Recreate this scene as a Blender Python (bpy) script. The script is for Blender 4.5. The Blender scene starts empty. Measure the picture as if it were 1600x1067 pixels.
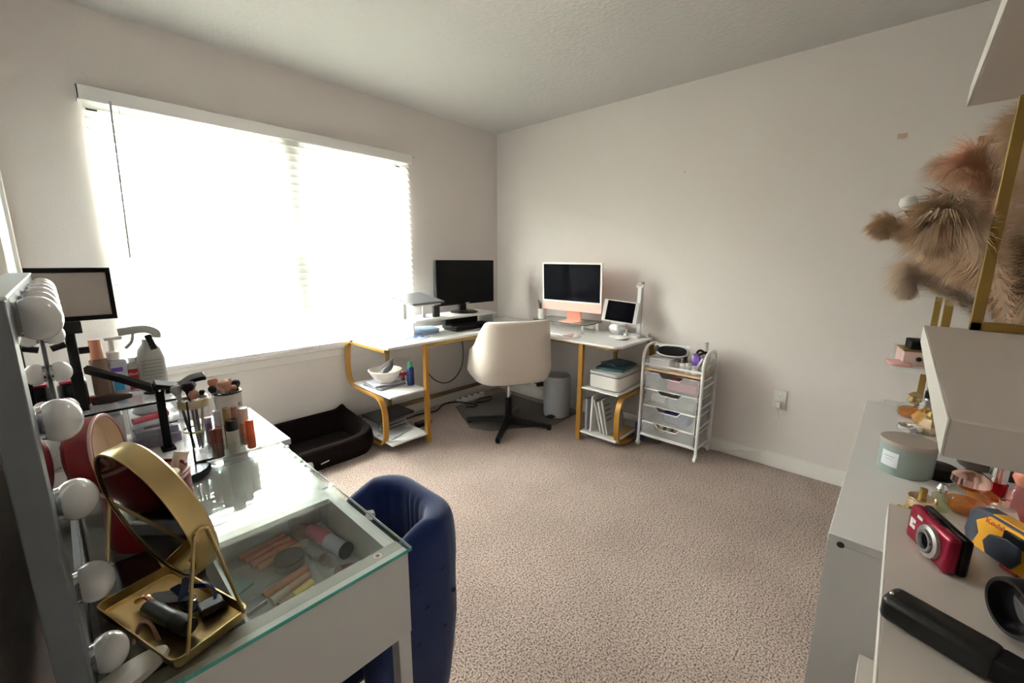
import bpy, bmesh, math, random
from mathutils import Vector, Matrix, Euler
random.seed(7)
PI = math.pi
SC = bpy.context.scene
COL = SC.collection

# ------------------------------------------------------------------ camera, world, light, exposure
cam_data = bpy.data.cameras.new('camera')
cam = bpy.data.objects.new('camera', cam_data)
COL.objects.link(cam)
cam_data.sensor_width = 36.0
cam_data.lens = 656.2 / 1600.0 * 36.0
cam_data.clip_start = 0.02
_yaw, _pit, _rol = 0.8261, 0.1936, 0.0056
_F = Vector((math.sin(_yaw) * math.cos(_pit), math.cos(_yaw) * math.cos(_pit), -math.sin(_pit)))
_R0 = Vector((math.cos(_yaw), -math.sin(_yaw), 0))
_U0 = _R0.cross(_F)
_R = _R0 * math.cos(_rol) + _U0 * math.sin(_rol)
_U = _U0 * math.cos(_rol) - _R0 * math.sin(_rol)
cam.matrix_world = Matrix(((_R.x, _U.x, -_F.x, -2.9915), (_R.y, _U.y, -_F.y, -2.962),
                           (_R.z, _U.z, -_F.z, 1.3023), (0, 0, 0, 1)))
SC.camera = cam

world = bpy.data.worlds.new('daylight'); SC.world = world
world.use_nodes = True
wn = world.node_tree.nodes; wl = world.node_tree.links
bg = wn['Background']
tc = wn.new('ShaderNodeTexCoord'); sep = wn.new('ShaderNodeSeparateXYZ'); rmp = wn.new('ShaderNodeValToRGB')
wl.new(tc.outputs['Generated'], sep.inputs[0]); wl.new(sep.outputs['Z'], rmp.inputs[0])
rmp.color_ramp.elements[0].position = 0.0; rmp.color_ramp.elements[0].color = (0.28, 0.26, 0.235, 1)
rmp.color_ramp.elements[1].position = 0.12; rmp.color_ramp.elements[1].color = (1.0, 0.965, 0.935, 1)
wl.new(rmp.outputs[0], bg.inputs[0])
bg.inputs[1].default_value = 48.0

SC.view_settings.view_transform = 'Standard'
SC.view_settings.look = 'None'
SC.view_settings.exposure = 0.76
SC.view_settings.gamma = 1.0
SC.view_settings.use_curve_mapping = False
SC.cycles.transparent_max_bounces = 24
SC.cycles.sample_clamp_indirect = 12.0

# ------------------------------------------------------------------ materials
MATS = {}
def mat(name, col, rough=0.5, metal=0.0, bump=0.0, bscale=60.0, var=0.0, vscale=8.0, spec=0.5,
        coat=0.0, trans=0.0, sheen=0.0, emit=None, col2=None):
    if name in MATS: return MATS[name]
    m = bpy.data.materials.new(name); m.use_nodes = True
    nt = m.node_tree; b = nt.nodes['Principled BSDF']
    b.inputs['Base Color'].default_value = (*col, 1)
    b.inputs['Roughness'].default_value = rough
    b.inputs['Metallic'].default_value = metal
    b.inputs['Specular IOR Level'].default_value = spec
    b.inputs['Coat Weight'].default_value = coat
    b.inputs['Sheen Weight'].default_value = sheen
    if emit: b.inputs['Emission Color'].default_value = (*emit[0], 1); b.inputs['Emission Strength'].default_value = emit[1]
    t = nt.nodes.new('ShaderNodeTexCoord')
    if var > 0 or col2:
        n = nt.nodes.new('ShaderNodeTexNoise'); n.inputs['Scale'].default_value = vscale; n.inputs['Detail'].default_value = 4
        nt.links.new(t.outputs['Object'], n.inputs['Vector'])
        mx = nt.nodes.new('ShaderNodeMix'); mx.data_type = 'RGBA'
        c2 = col2 if col2 else tuple(c * (1 - var) for c in col)
        mx.inputs[6].default_value = (*col, 1); mx.inputs[7].default_value = (*c2, 1)
        nt.links.new(n.outputs['Fac'], mx.inputs[0]); nt.links.new(mx.outputs[2], b.inputs['Base Color'])
    if bump > 0:
        n2 = nt.nodes.new('ShaderNodeTexNoise'); n2.inputs['Scale'].default_value = bscale; n2.inputs['Detail'].default_value = 3
        nt.links.new(t.outputs['Object'], n2.inputs['Vector'])
        bp = nt.nodes.new('ShaderNodeBump'); bp.inputs['Strength'].default_value = bump; bp.inputs['Distance'].default_value = 0.01
        nt.links.new(n2.outputs['Fac'], bp.inputs['Height']); nt.links.new(bp.outputs[0], b.inputs['Normal'])
    MATS[name] = m
    return m

def glass(name, tint=(1, 1, 1), rough=0.02, ior=1.45, body=0.0, body_col=(1, 1, 1)):
    """thin clear sheet: fresnel mix of transparent and mirror, with a little milky body"""
    if name in MATS: return MATS[name]
    m = bpy.data.materials.new(name); m.use_nodes = True
    nt = m.node_tree; nt.nodes.clear()
    out = nt.nodes.new('ShaderNodeOutputMaterial')
    tr = nt.nodes.new('ShaderNodeBsdfTransparent'); tr.inputs[0].default_value = (*tint, 1)
    gl = nt.nodes.new('ShaderNodeBsdfGlossy'); gl.inputs['Roughness'].default_value = rough
    f0 = ((ior - 1) / (ior + 1)) ** 2
    lw = nt.nodes.new('ShaderNodeLayerWeight'); lw.inputs['Blend'].default_value = 0.5
    pw = nt.nodes.new('ShaderNodeMath'); pw.operation = 'POWER'; pw.inputs[1].default_value = 5.0
    ma = nt.nodes.new('ShaderNodeMath'); ma.operation = 'MULTIPLY_ADD'; ma.inputs[1].default_value = 1 - f0; ma.inputs[2].default_value = f0
    nt.links.new(lw.outputs['Facing'], pw.inputs[0]); nt.links.new(pw.outputs[0], ma.inputs[0])
    mx = nt.nodes.new('ShaderNodeMixShader')
    nt.links.new(ma.outputs[0], mx.inputs[0])
    src = tr
    if body > 0:
        df = nt.nodes.new('ShaderNodeBsdfDiffuse'); df.inputs[0].default_value = (*body_col, 1)
        m2 = nt.nodes.new('ShaderNodeMixShader'); m2.inputs[0].default_value = body
        nt.links.new(tr.outputs[0], m2.inputs[1]); nt.links.new(df.outputs[0], m2.inputs[2]); src = m2
    nt.links.new(src.outputs[0], mx.inputs[1]); nt.links.new(gl.outputs[0], mx.inputs[2])
    nt.links.new(mx.outputs[0], out.inputs[0])
    MATS[name] = m
    return m

def slat_material():
    m = bpy.data.materials.new('blind_slat'); m.use_nodes = True
    nt = m.node_tree; nt.nodes.clear()
    out = nt.nodes.new('ShaderNodeOutputMaterial')
    d = nt.nodes.new('ShaderNodeBsdfDiffuse'); d.inputs[0].default_value = (0.86, 0.86, 0.83, 1)
    t = nt.nodes.new('ShaderNodeBsdfTranslucent'); t.inputs[0].default_value = (0.90, 0.91, 0.88, 1)
    mx = nt.nodes.new('ShaderNodeMixShader'); mx.inputs[0].default_value = 0.34
    nt.links.new(d.outputs[0], mx.inputs[1]); nt.links.new(t.outputs[0], mx.inputs[2]); nt.links.new(mx.outputs[0], out.inputs[0])
    return m

def carpet_material():
    m = bpy.data.materials.new('carpet'); m.use_nodes = True
    nt = m.node_tree; b = nt.nodes['Principled BSDF']; b.inputs['Roughness'].default_value = 0.95
    b.inputs['Specular IOR Level'].default_value = 0.1; b.inputs['Sheen Weight'].default_value = 0.25
    t = nt.nodes.new('ShaderNodeTexCoord')
    n = nt.nodes.new('ShaderNodeTexNoise'); n.inputs['Scale'].default_value = 150; n.inputs['Detail'].default_value = 3; n.inputs['Roughness'].default_value = 0.6
    r = nt.nodes.new('ShaderNodeValToRGB')
    e = r.color_ramp.elements
    e[0].position = 0.38; e[0].color = (0.07, 0.045, 0.034, 1)
    e[1].position = 0.60; e[1].color = (0.74, 0.575, 0.495, 1)
    x = r.color_ramp.elements.new(0.47); x.color = (0.45, 0.335, 0.28, 1)
    n2 = nt.nodes.new('ShaderNodeTexNoise'); n2.inputs['Scale'].default_value = 2.2; n2.inputs['Detail'].default_value = 3
    mx = nt.nodes.new('ShaderNodeMix'); mx.data_type = 'RGBA'; mx.blend_type = 'MULTIPLY'; mx.inputs[0].default_value = 1.0
    r2 = nt.nodes.new('ShaderNodeValToRGB'); r2.color_ramp.elements[0].position = 0.35; r2.color_ramp.elements[0].color = (0.82, 0.80, 0.80, 1); r2.color_ramp.elements[1].position = 0.65; r2.color_ramp.elements[1].color = (1, 1, 1, 1)
    L = nt.links.new
    L(t.outputs['Object'], n.inputs['Vector']); L(t.outputs['Object'], n2.inputs['Vector'])
    L(n.outputs['Fac'], r.inputs[0]); L(n2.outputs['Fac'], r2.inputs[0])
    L(r.outputs[0], mx.inputs[6]); L(r2.outputs[0], mx.inputs[7]); L(mx.outputs[2], b.inputs['Base Color'])
    bp = nt.nodes.new('ShaderNodeBump'); bp.inputs['Strength'].default_value = 0.9; bp.inputs['Distance'].default_value = 0.02
    L(n.outputs['Fac'], bp.inputs['Height']); L(bp.outputs[0], b.inputs['Normal'])
    return m

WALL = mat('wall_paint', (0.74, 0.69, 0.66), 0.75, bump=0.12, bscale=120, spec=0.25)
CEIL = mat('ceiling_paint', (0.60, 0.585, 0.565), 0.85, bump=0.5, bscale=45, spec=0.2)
TRIM = mat('trim_white', (0.78, 0.75, 0.71), 0.4)
WHITE = mat('white_laminate', (0.80, 0.79, 0.78), 0.32, var=0.03)
WHITEM = mat('white_melamine', (0.76, 0.75, 0.75), 0.38, var=0.03)
GREYL = mat('pale_grey_laminate', (0.64, 0.58, 0.535), 0.4, var=0.05)
WPLAS = mat('white_plastic', (0.82, 0.81, 0.80), 0.3)
WMETAL = mat('white_metal', (0.80, 0.79, 0.78), 0.35)
BLACK = mat('black_plastic', (0.006, 0.006, 0.007), 0.32, spec=0.3)
BLACKM = mat('black_matte', (0.007, 0.0065, 0.007), 0.6, spec=0.2)
DGREY = mat('dark_grey', (0.05, 0.05, 0.055), 0.45)
SCREEN = mat('screen_glass', (0.006, 0.006, 0.009), 0.06, spec=0.02)
MSCREEN = mat('matte_screen', (0.008, 0.008, 0.008), 0.5, spec=0.08)
GOLD = mat('brushed_gold', (0.52, 0.39, 0.18), 0.28, 1.0, bump=0.03, bscale=200)
GOLDP = mat('gold_paint', (0.38, 0.19, 0.030), 0.42, 0.3)
GOLDD = mat('dark_gold_metal', (0.30, 0.19, 0.05), 0.42, 0.55)
CHROME = mat('chrome', (0.78, 0.78, 0.80), 0.12, 1.0)
SILVER = mat('silver_satin', (0.62, 0.62, 0.64), 0.3, 0.9)
ROSE = mat('rose_gold', (0.80, 0.52, 0.45), 0.14, 1.0)
COPPER = mat('copper', (0.75, 0.36, 0.22), 0.2, 1.0)
MIRROR = mat('mirror_silvering', (0.75, 0.76, 0.76), 0.015, 1.0)
GMIRROR = mat('smoky_mirror', (0.42, 0.38, 0.32), 0.06, 1.0)
CLEAR = glass('clear_acrylic', (0.97, 0.97, 0.98), body=0.06)
CLEARG = glass('clear_glass', (0.93, 0.97, 0.95))
GTOP = glass('vanity_glass', (0.92, 0.95, 0.94), ior=1.62)
MILKY = glass('milky_acrylic', (0.95, 0.95, 0.97), body=0.38, body_col=(0.75, 0.75, 0.78))
TEAL = mat('glass_edge_teal', (0.10, 0.42, 0.36), 0.15, emit=None)
NAVY = mat('navy_velvet', (0.002, 0.016, 0.095), 0.95, sheen=0.3, spec=0.25, var=0.3, vscale=6, bump=0.1, bscale=300)
CREAMV = mat('cream_velvet', (0.66, 0.58, 0.51), 0.75, sheen=0.35, var=0.06, vscale=5, bump=0.08, bscale=200)
BEDF = mat('dark_brown_fabric', (0.0085, 0.005, 0.0048), 0.9, spec=0.1, bump=0.3, bscale=90, var=0.3, vscale=5)
BINM = mat('grey_steel_paint', (0.50, 0.52, 0.55), 0.35, 0.1)
BULB = mat('opal_bulb', (0.78, 0.78, 0.79), 0.12, spec=0.6, coat=0.3)
VFRAME = mat('vanity_frame_grey', (0.13, 0.14, 0.16), 0.45)
VTOP = mat('vanity_frame_pale', (0.62, 0.70, 0.74), 0.35)
RED = mat('red_leather', (0.19, 0.008, 0.011), 0.42, bump=0.15, bscale=220)
CREAM = mat('cream_lining', (0.80, 0.62, 0.45), 0.6)
WOOD = mat('light_wood', (0.66, 0.43, 0.24), 0.5, var=0.15, vscale=20)
SAGE = mat('sage_ceramic', (0.30, 0.37, 0.35), 0.4)
LIDM = mat('taupe_lid', (0.40, 0.345, 0.30), 0.45)
CARPET = carpet_material()
SLAT = slat_material()

def tone(name, col, rough=0.4, metal=0.0): return mat(name, col, rough, metal)

# ------------------------------------------------------------------ mesh helpers
class MB:
    def __init__(s): s.v = []; s.f = []
    def add(s, vs, fs, M=None):
        o = len(s.v)
        for p in vs:
            p = Vector(p)
            s.v.append(M @ p if M else p)
        s.f += [tuple(i + o for i in f) for f in fs]
        return s
    def box(s, x0, x1, y0, y1, z0, z1, M=None):
        vs = [(x, y, z) for z in (z0, z1) for y in (y0, y1) for x in (x0, x1)]
        return s.add(vs, [(0, 2, 3, 1), (4, 5, 7, 6), (0, 1, 5, 4), (2, 6, 7, 3), (0, 4, 6, 2), (1, 3, 7, 5)], M)
    def ring_loft(s, rings, close=False, caps=True, M=None):
        n = len(rings[0]); vs = [p for r in rings for p in r]; fs = []
        m = len(rings)
        for i in range(m if close else m - 1):
            a = i * n; b = ((i + 1) % m) * n
            for j in range(n):
                k = (j + 1) % n
                fs.append((a + j, a + k, b + k, b + j))
        if caps and not close:
            fs.append(tuple(reversed(range(n)))); fs.append(tuple(range((m - 1) * n, m * n)))
        return s.add(vs, fs, M)
    def lathe(s, prof, c=(0, 0, 0), seg=24, M=None, caps=True):
        c = Vector(c)
        rings = [[c + Vector((max(r, 1e-5) * math.cos(2 * PI * j / seg), max(r, 1e-5) * math.sin(2 * PI * j / seg), z)) for j in range(seg)] for r, z in prof]
        return s.ring_loft(rings, caps=caps, M=M)
    def cyl(s, p0, p1, r0, r1=None, seg=16):
        r1 = r0 if r1 is None else r1
        return s.tube([p0, p1], [r0, r1], seg)
    def tube(s, pts, r, seg=10, close=False, sx=1.0):
        pts = [Vector(p) for p in pts]; n = len(pts)
        rr = r if isinstance(r, (list, tuple)) else [r] * n
        rings = []; up = None
        for i in range(n):
            if close: t = pts[(i + 1) % n] - pts[i - 1]
            else: t = pts[min(i + 1, n - 1)] - pts[max(i - 1, 0)]
            t.normalize()
            if up is None:
                up = Vector((0, 0, 1)) if abs(t.z) < 0.95 else Vector((1, 0, 0))
            a = t.cross(up)
            if a.length < 1e-4: a = t.orthogonal()
            a.normalize(); b = a.cross(t).normalized(); up = b
            rings.append([pts[i] + (a * math.cos(2 * PI * j / seg) * sx + b * math.sin(2 * PI * j / seg)) * rr[i] for j in range(seg)])
        return s.ring_loft(rings, close=close)
    def bar(s, pts, w, h, side=(0, 1, 0)):
        """flat bar of rectangular section along pts; side = width direction"""
        pts = [Vector(p) for p in pts]; n = len(pts); rings = []; sd = Vector(side).normalized()
        for i in range(n):
            t = (pts[min(i + 1, n - 1)] - pts[max(i - 1, 0)]).normalized()
            b = t.cross(sd).normalized()
            rings.append([pts[i] + sd * w / 2 * u + b * h / 2 * v for u, v in ((-1, -1), (1, -1), (1, 1), (-1, 1))])
        return s.ring_loft(rings)
    def prism(s, out, z0, z1, M=None):
        n = len(out)
        return s.ring_loft([[Vector((x, y, z0)) for x, y in out], [Vector((x, y, z1)) for x, y in out]], M=M)
    def ball(s, c, rx, ry=None, rz=None, seg=16, rg=10, M=None):
        ry = ry or rx; rz = rz or rx; c = Vector(c); vs = []; fs = []
        vs.append(c + Vector((0, 0, -rz)))
        for i in range(1, rg):
            a = -PI / 2 + PI * i / rg
            for j in range(seg):
                t = 2 * PI * j / seg
                vs.append(c + Vector((rx * math.cos(a) * math.cos(t), ry * math.cos(a) * math.sin(t), rz * math.sin(a))))
        vs.append(c + Vector((0, 0, rz)))
        for j in range(seg): fs.append((0, 1 + (j + 1) % seg, 1 + j))
        for i in range(rg - 2):
            for j in range(seg):
                a = 1 + i * seg; fs.append((a + j, a + (j + 1) % seg, a + seg + (j + 1) % seg, a + seg + j))
        L = len(vs) - 1; a = 1 + (rg - 2) * seg
        for j in range(seg): fs.append((L, a + j, a + (j + 1) % seg))
        return s.add(vs, fs, M)
    def sheet(s, fn, nu, nv, M=None):
        vs = [fn(i / nu, j / nv) for j in range(nv + 1) for i in range(nu + 1)]
        fs = [(j * (nu + 1) + i, j * (nu + 1) + i + 1, (j + 1) * (nu + 1) + i + 1, (j + 1) * (nu + 1) + i) for j in range(nv) for i in range(nu)]
        return s.add(vs, fs, M)
    def rbox(s, x0, x1, y0, y1, z0, z1, r, seg=4, M=None):
        """box with rounded vertical corners"""
        out = rrect(x0, x1, y0, y1, r, seg)
        return s.prism(out, z0, z1, M)

def rrect(x0, x1, y0, y1, r, seg=4):
    out = []
    for cx, cy, a0 in ((x1 - r, y0 + r, -PI / 2), (x1 - r, y1 - r, 0), (x0 + r, y1 - r, PI / 2), (x0 + r, y0 + r, PI)):
        for k in range(seg + 1):
            a = a0 + PI / 2 * k / seg
            out.append((cx + r * math.cos(a), cy + r * math.sin(a)))
    return out

def smooth_path(pts, n=6):
    pts = [Vector(p) for p in pts]; out = []
    for i in range(len(pts) - 1):
        p0 = pts[max(i - 1, 0)]; p1 = pts[i]; p2 = pts[i + 1]; p3 = pts[min(i + 2, len(pts) - 1)]
        for k in range(n):
            t = k / n
            out.append(0.5 * ((2 * p1) + (p2 - p0) * t + (2 * p0 - 5 * p1 + 4 * p2 - p3) * t * t + (3 * p1 - p0 - 3 * p2 + p3) * t ** 3))
    out.append(pts[-1])
    return out

def to_obj(name, mb, material, bevel=0.0, solid=0.0, sub=0, inv=None, flat=False, bseg=2):
    me = bpy.data.meshes.new(name)
    vs = [inv @ v for v in mb.v] if inv else mb.v
    me.from_pydata([tuple(v) for v in vs], [], mb.f)
    bm = bmesh.new(); bm.from_mesh(me)
    bmesh.ops.recalc_face_normals(bm, faces=bm.faces)
    for f in bm.faces: f.smooth = not flat
    for e in bm.edges:
        if len(e.link_faces) == 2 and e.calc_face_angle(0) > math.radians(38): e.smooth = False
    bm.to_mesh(me); bm.free()
    me.materials.append(material)
    o = bpy.data.objects.new(name, me); COL.objects.link(o)
    if solid:
        md = o.modifiers.new('solid', 'SOLIDIFY'); md.thickness = abs(solid); md.offset = -1 if solid > 0 else 1
    if bevel:
        md = o.modifiers.new('bevel', 'BEVEL'); md.width = bevel; md.segments = bseg; md.limit_method = 'ANGLE'; md.angle_limit = math.radians(40)
    if sub:
        md = o.modifiers.new('sub', 'SUBSURF'); md.levels = sub; md.render_levels = sub
    return o

INV = {}
def T(name, label, cat, loc=(0, 0, 0), rz=0.0, group=None, local=False):
    """a thing: an Empty at its base; parts are built in world (default) or local coordinates"""
    o = bpy.data.objects.new(name, None); COL.objects.link(o)
    o.empty_display_size = 0.05
    o.location = loc; o.rotation_euler = (0, 0, rz)
    o['label'] = label; o['category'] = cat
    if group: o['group'] = group
    INV[o.name] = None if local else (Matrix.Translation(loc) @ Matrix.Rotation(rz, 4, 'Z')).inverted()
    return o

def P(root, name, mb, material, label=None, **k):
    par = root; r = root
    while r.parent: r = r.parent
    o = to_obj(name, mb, material, inv=INV[r.name], **k)
    o.parent = par
    if label: o['label'] = label
    return o

def S(name, label, cat, mb, material, group=None, loc=None, rz=0.0, **k):
    """a thing that is one mesh; loc given -> mesh in local coordinates"""
    if loc is None:
        xs = [v.x for v in mb.v]; ys = [v.y for v in mb.v]; zs = [v.z for v in mb.v]
        loc = ((min(xs) + max(xs)) / 2, (min(ys) + max(ys)) / 2, min(zs))
        o = to_obj(name, mb, material, inv=Matrix.Translation(loc).inverted(), **k)
    else:
        o = to_obj(name, mb, material, **k)
    o.location = loc; o.rotation_euler = (0, 0, rz)
    o['label'] = label; o['category'] = cat
    if group: o['group'] = group
    return o

def ST(name, mb, material, parent=None, **k):
    o = to_obj(name, mb, material, **k)
    if parent: o.parent = parent
    o['kind'] = 'structure'
    return o

def SE(name):
    o = bpy.data.objects.new(name, None); COL.objects.link(o); o['kind'] = 'structure'; INV[o.name] = None
    return o

def textmesh(txt, size, depth=0.0005):
    """returns an MB of flat letters in the XY plane, centred, facing +Z"""
    c = bpy.data.curves.new('t', 'FONT'); c.body = txt; c.size = size; c.extrude = depth
    c.align_x = 'CENTER'; c.align_y = 'CENTER'; c.resolution_u = 3
    o = bpy.data.objects.new('t', c); COL.objects.link(o)
    bpy.context.view_layer.update()
    dg = bpy.context.evaluated_depsgraph_get()
    me = bpy.data.meshes.new_from_object(o.evaluated_get(dg))
    mb = MB(); mb.add([v.co.copy() for v in me.vertices], [tuple(p.vertices) for p in me.polygons])
    bpy.data.objects.remove(o); bpy.data.curves.remove(c); bpy.data.meshes.remove(me)
    return mb

def frame_M(origin, xdir, ydir):
    x = Vector(xdir).normalized(); z = x.cross(Vector(ydir)).normalized(); y = z.cross(x)
    o = Vector(origin)
    return Matrix(((x.x, y.x, z.x, o.x), (x.y, y.y, z.y, o.y), (x.z, y.z, z.z, o.z), (0, 0, 0, 1)))

def align_M(p, d):
    """matrix taking +Z to direction d at point p"""
    q = Vector((0, 0, 1)).rotation_difference(Vector(d).normalized())
    return Matrix.Translation(p) @ q.to_matrix().to_4x4()

# ------------------------------------------------------------------ the room
XL, YS, H = -3.10, -3.34, 2.44
ST('floor', MB().box(XL, 0, YS, 0, -0.05, 0), CARPET)
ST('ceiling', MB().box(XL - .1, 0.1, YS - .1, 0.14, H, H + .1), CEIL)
WX0, WX1, WZ0, WZ1 = -2.775, -1.015, 0.69, 2.05
w = MB().box(XL - .1, WX0, 0, .14, -.05, H).box(WX1, .1, 0, .14, -.05, H).box(WX0, WX1, 0, .14, -.05, WZ0).box(WX0, WX1, 0, .14, WZ1, H)
ST('wall_back', w, WALL)
ST('wall_right', MB().box(0, .1, YS - .1, 0, -.05, H), WALL)
ST('wall_left', MB().box(XL - .1, XL, YS - .1, 0, -.05, H), WALL)
ST('wall_front', MB().box(XL, 0, YS - .1, YS, -.05, H), WALL)
def baseprof(run0, run1, axis):
    pr = [(0, 0), (.014, 0), (.014, .065), (.010, .072), (.008, .088), (0, .092)]
    if axis == 'x': return MB().ring_loft([[Vector((run0, -a, b)) for a, b in pr], [Vector((run1, -a, b)) for a, b in pr]])
    if axis == 'r': return MB().ring_loft([[Vector((-a, run0, b)) for a, b in pr], [Vector((-a, run1, b)) for a, b in pr]])
    if axis == 'l': return MB().ring_loft([[Vector((XL + a, run0, b)) for a, b in pr], [Vector((XL + a, run1, b)) for a, b in pr]])
ST('baseboard_back', baseprof(XL, 0, 'x'), TRIM)
ST('baseboard_right', baseprof(YS, 0, 'r'), TRIM)
ST('baseboard_left', baseprof(-1.0, YS, 'l'), TRIM)
# closet door with casing on the left wall by the window wall
door = SE('door_1')
ST('door_panel', MB().box(XL, XL + .008, -.86, -.12, 0, 2.02), mat('door_paint', (.50, .56, .60), .35), door, bevel=.002)
ST('door_casing', MB().box(XL, XL + .02, -.10, -.03, 0, 2.09).box(XL, XL + .02, -.95, -.88, 0, 2.09).box(XL, XL + .02, -.88, -.10, 2.03, 2.09), TRIM, door, bevel=.003)

# unseen ceiling lamp, added to lift the walls; fixture guessed from a faint glow
cl = T('added_ceiling_light', 'unseen round flush opal ceiling light, added to brighten the room', 'lamp', (-1.62, -1.78, 2.36))
MC = Matrix.Translation((-1.62, -1.78, 0))
P(cl, 'canopy', MB().lathe([(0, 2.44), (.15, 2.44), (.15, 2.415), (0, 2.415)], seg=36, M=MC), WMETAL)
P(cl, 'diffuser', MB().lathe([(.142, 2.415), (.14, 2.40), (.115, 2.375), (.06, 2.358), (0, 2.355)], seg=36, M=MC, caps=False), mat('added_lamp_opal', (.8, .8, .78), .4, emit=((1.0, .86, .74), 12.0)))

# window in the opening: two sashes either side of a mullion
win = SE('window_1')
fm = MB().box(WX0, WX0 + .05, .07, .12, WZ0, WZ1).box(WX1 - .05, WX1, .07, .12, WZ0, WZ1).box(WX0, WX1, .07, .12, WZ0, WZ0 + .05).box(WX0, WX1, .07, .12, WZ1 - .05, WZ1)
ST('window_frame', fm, mat('vinyl_white', (.85, .85, .85), .35), win, bevel=.003)
MX = -1.86
ST('mullion', MB().box(MX - .065, MX + .065, .004, .135, WZ0, WZ1), MATS['vinyl_white'], win, bevel=.003)
for a, b in ((WX0 + .05, MX - .065), (MX + .065, WX1 - .05)):
    ST('meeting_rail', MB().box(a, b, .004, .11, 1.290, 1.330), MATS['vinyl_white'], win, bevel=.003)
    ST('glass_pane', MB().box(a, b, .088, .092, WZ0 + .05, WZ1 - .05), CLEARG, win)
ST('window_sill', MB().box(WX0 - .05, WX1 + .05, -.04, .07, WZ0 - .028, WZ0), TRIM, win, bevel=.004)
ST('window_apron', MB().box(WX0 - .03, WX1 + .03, -.014, 0, WZ0 - .085, WZ0 - .028), TRIM, win, bevel=.003)

# venetian blind
bl = T('window_blind', 'wide white venetian blind with closed slats covering the whole window', 'blind', (-1.9, -.02, WZ0))
bx0, bx1 = -2.79, -1.0
P(bl, 'valance', MB().box(bx0 - .012, bx1 + .006, -.062, -.050, 2.018, 2.082).box(bx0 - .012, bx0 - .004, -.062, 0, 2.018, 2.082).box(bx1, bx1 + .006, -.062, 0, 2.018, 2.082), WPLAS, bevel=.002)
P(bl, 'headrail', MB().box(bx0 + .01, bx1 - .01, -.048, -.002, 2.03, 2.07), WMETAL)
sl = MB()
nsl = 29; pitch = .0460
for i in range(nsl):
    zc = 2.008 - i * pitch
    a = math.radians(56)
    rings = []
    for xx in (bx0 + .004, bx1 - .004):
        r = []
        for t in (-1, -.5, 0, .5, 1):
            cv = .0022 * (1 - t * t)
            yy = .0245 * t; 
            r.append(Vector((xx, -.026 + yy * math.cos(a) + cv * math.sin(a), zc + yy * math.sin(a) - cv * math.cos(a) + .0012)))
        for t in (1, .5, 0, -.5, -1):
            cv = .0022 * (1 - t * t); yy = .0245 * t
            r.append(Vector((xx, -.026 + yy * math.cos(a) + cv * math.sin(a), zc + yy * math.sin(a) - cv * math.cos(a) - .0012)))
        rings.append(r)
    sl.ring_loft(rings)
P(bl, 'slats', sl, SLAT)
P(bl, 'bottom_rail', MB().box(bx0 + .004, bx1 - .004, -.048, -.006, .694, .712), WPLAS, bevel=.003)
for xx in (-2.66, -1.99, -1.80, -1.13):
    P(bl, 'ladder_cord', MB().cyl((xx, -.054, .70), (xx, -.054, 2.03), .0014, seg=6), mat('cord_grey', (.45, .45, .45), .7))
P(bl, 'tilt_wand', MB().cyl((-2.69, -.068, 2.03), (-2.71, -.066, 1.30), .0042, seg=8), mat('wand_clear', (.42, .42, .42), .3))
# small marks on the walls
S('tape_patch', 'small tan tape patch high on the outlet wall', 'patch', MB().box(-.0012, 0, -2.880, -2.842, 1.909, 1.931), mat('tape_tan', (.55, .40, .27), .6))
S('wall_nail', 'tiny nail in the wall right of the window valance', 'nail', MB().cyl((-.934, 0, 2.083), (-.934, -.008, 2.083), .003, seg=8), DGREY)
S('wall_nick', 'tiny pale nick in the paint of the outlet wall', 'mark', MB().box(-.001, 0, -1.786, -1.774, 1.884, 1.890), mat('nick', (.45, .36, .3), .8))

# wall outlet
ot = T('wall_outlet', 'white duplex wall outlet with one plug in it', 'outlet', (0, -2.492, .39))
P(ot, 'cover_plate', MB().box(-.006, 0, -2.528, -2.457, .385, .508), TRIM, bevel=.002)
P(ot, 'socket', MB().box(-.009, -.006, -2.510, -2.475, .452, .492), WPLAS, bevel=.002)
P(ot, 'socket', MB().box(-.009, -.006, -2.510, -2.475, .402, .442), WPLAS, bevel=.002)
sk = MB()
for dy, dz, hh in ((-.0065, .474, .010), (.0065, .474, .008)): sk.box(-.0098, -.0088, -2.492 + dy - .0012, -2.492 + dy + .0012, dz - hh / 2, dz + hh / 2)
sk.cyl((-.0088, -2.492, .462), (-.0098, -2.492, .462), .0025, seg=8)
P(ot, 'slots', sk, BLACK)
pc = T('plug_cord', 'white plug with thin cord hanging from the wall outlet to the baseboard', 'cord', (-.03, -2.48, 0))
P(pc, 'plug', MB().rbox(-.042, -.009, -2.506, -2.474, .404, .440, .006), WPLAS, bevel=.004)
P(pc, 'cord', MB().tube(smooth_path([(-.035, -2.48, .405), (-.030, -2.502, .35), (-.022, -2.500, .27), (-.02, -2.49, .20), (-.022, -2.478, .13), (-.025, -2.43, .085), (-.028, -2.30, .05), (-.03, -2.18, .012), (-.035, -2.05, .006)]), .0028, 8), TRIM)
P(pc, 'cord', MB().tube(smooth_path([(-.042, -2.485, .42), (-.05, -2.468, .40), (-.035, -2.455, .33), (-.02, -2.452, .22), (-.022, -2.44, .15), (-.026, -2.40, .08)]), .0022, 8), TRIM)

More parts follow.
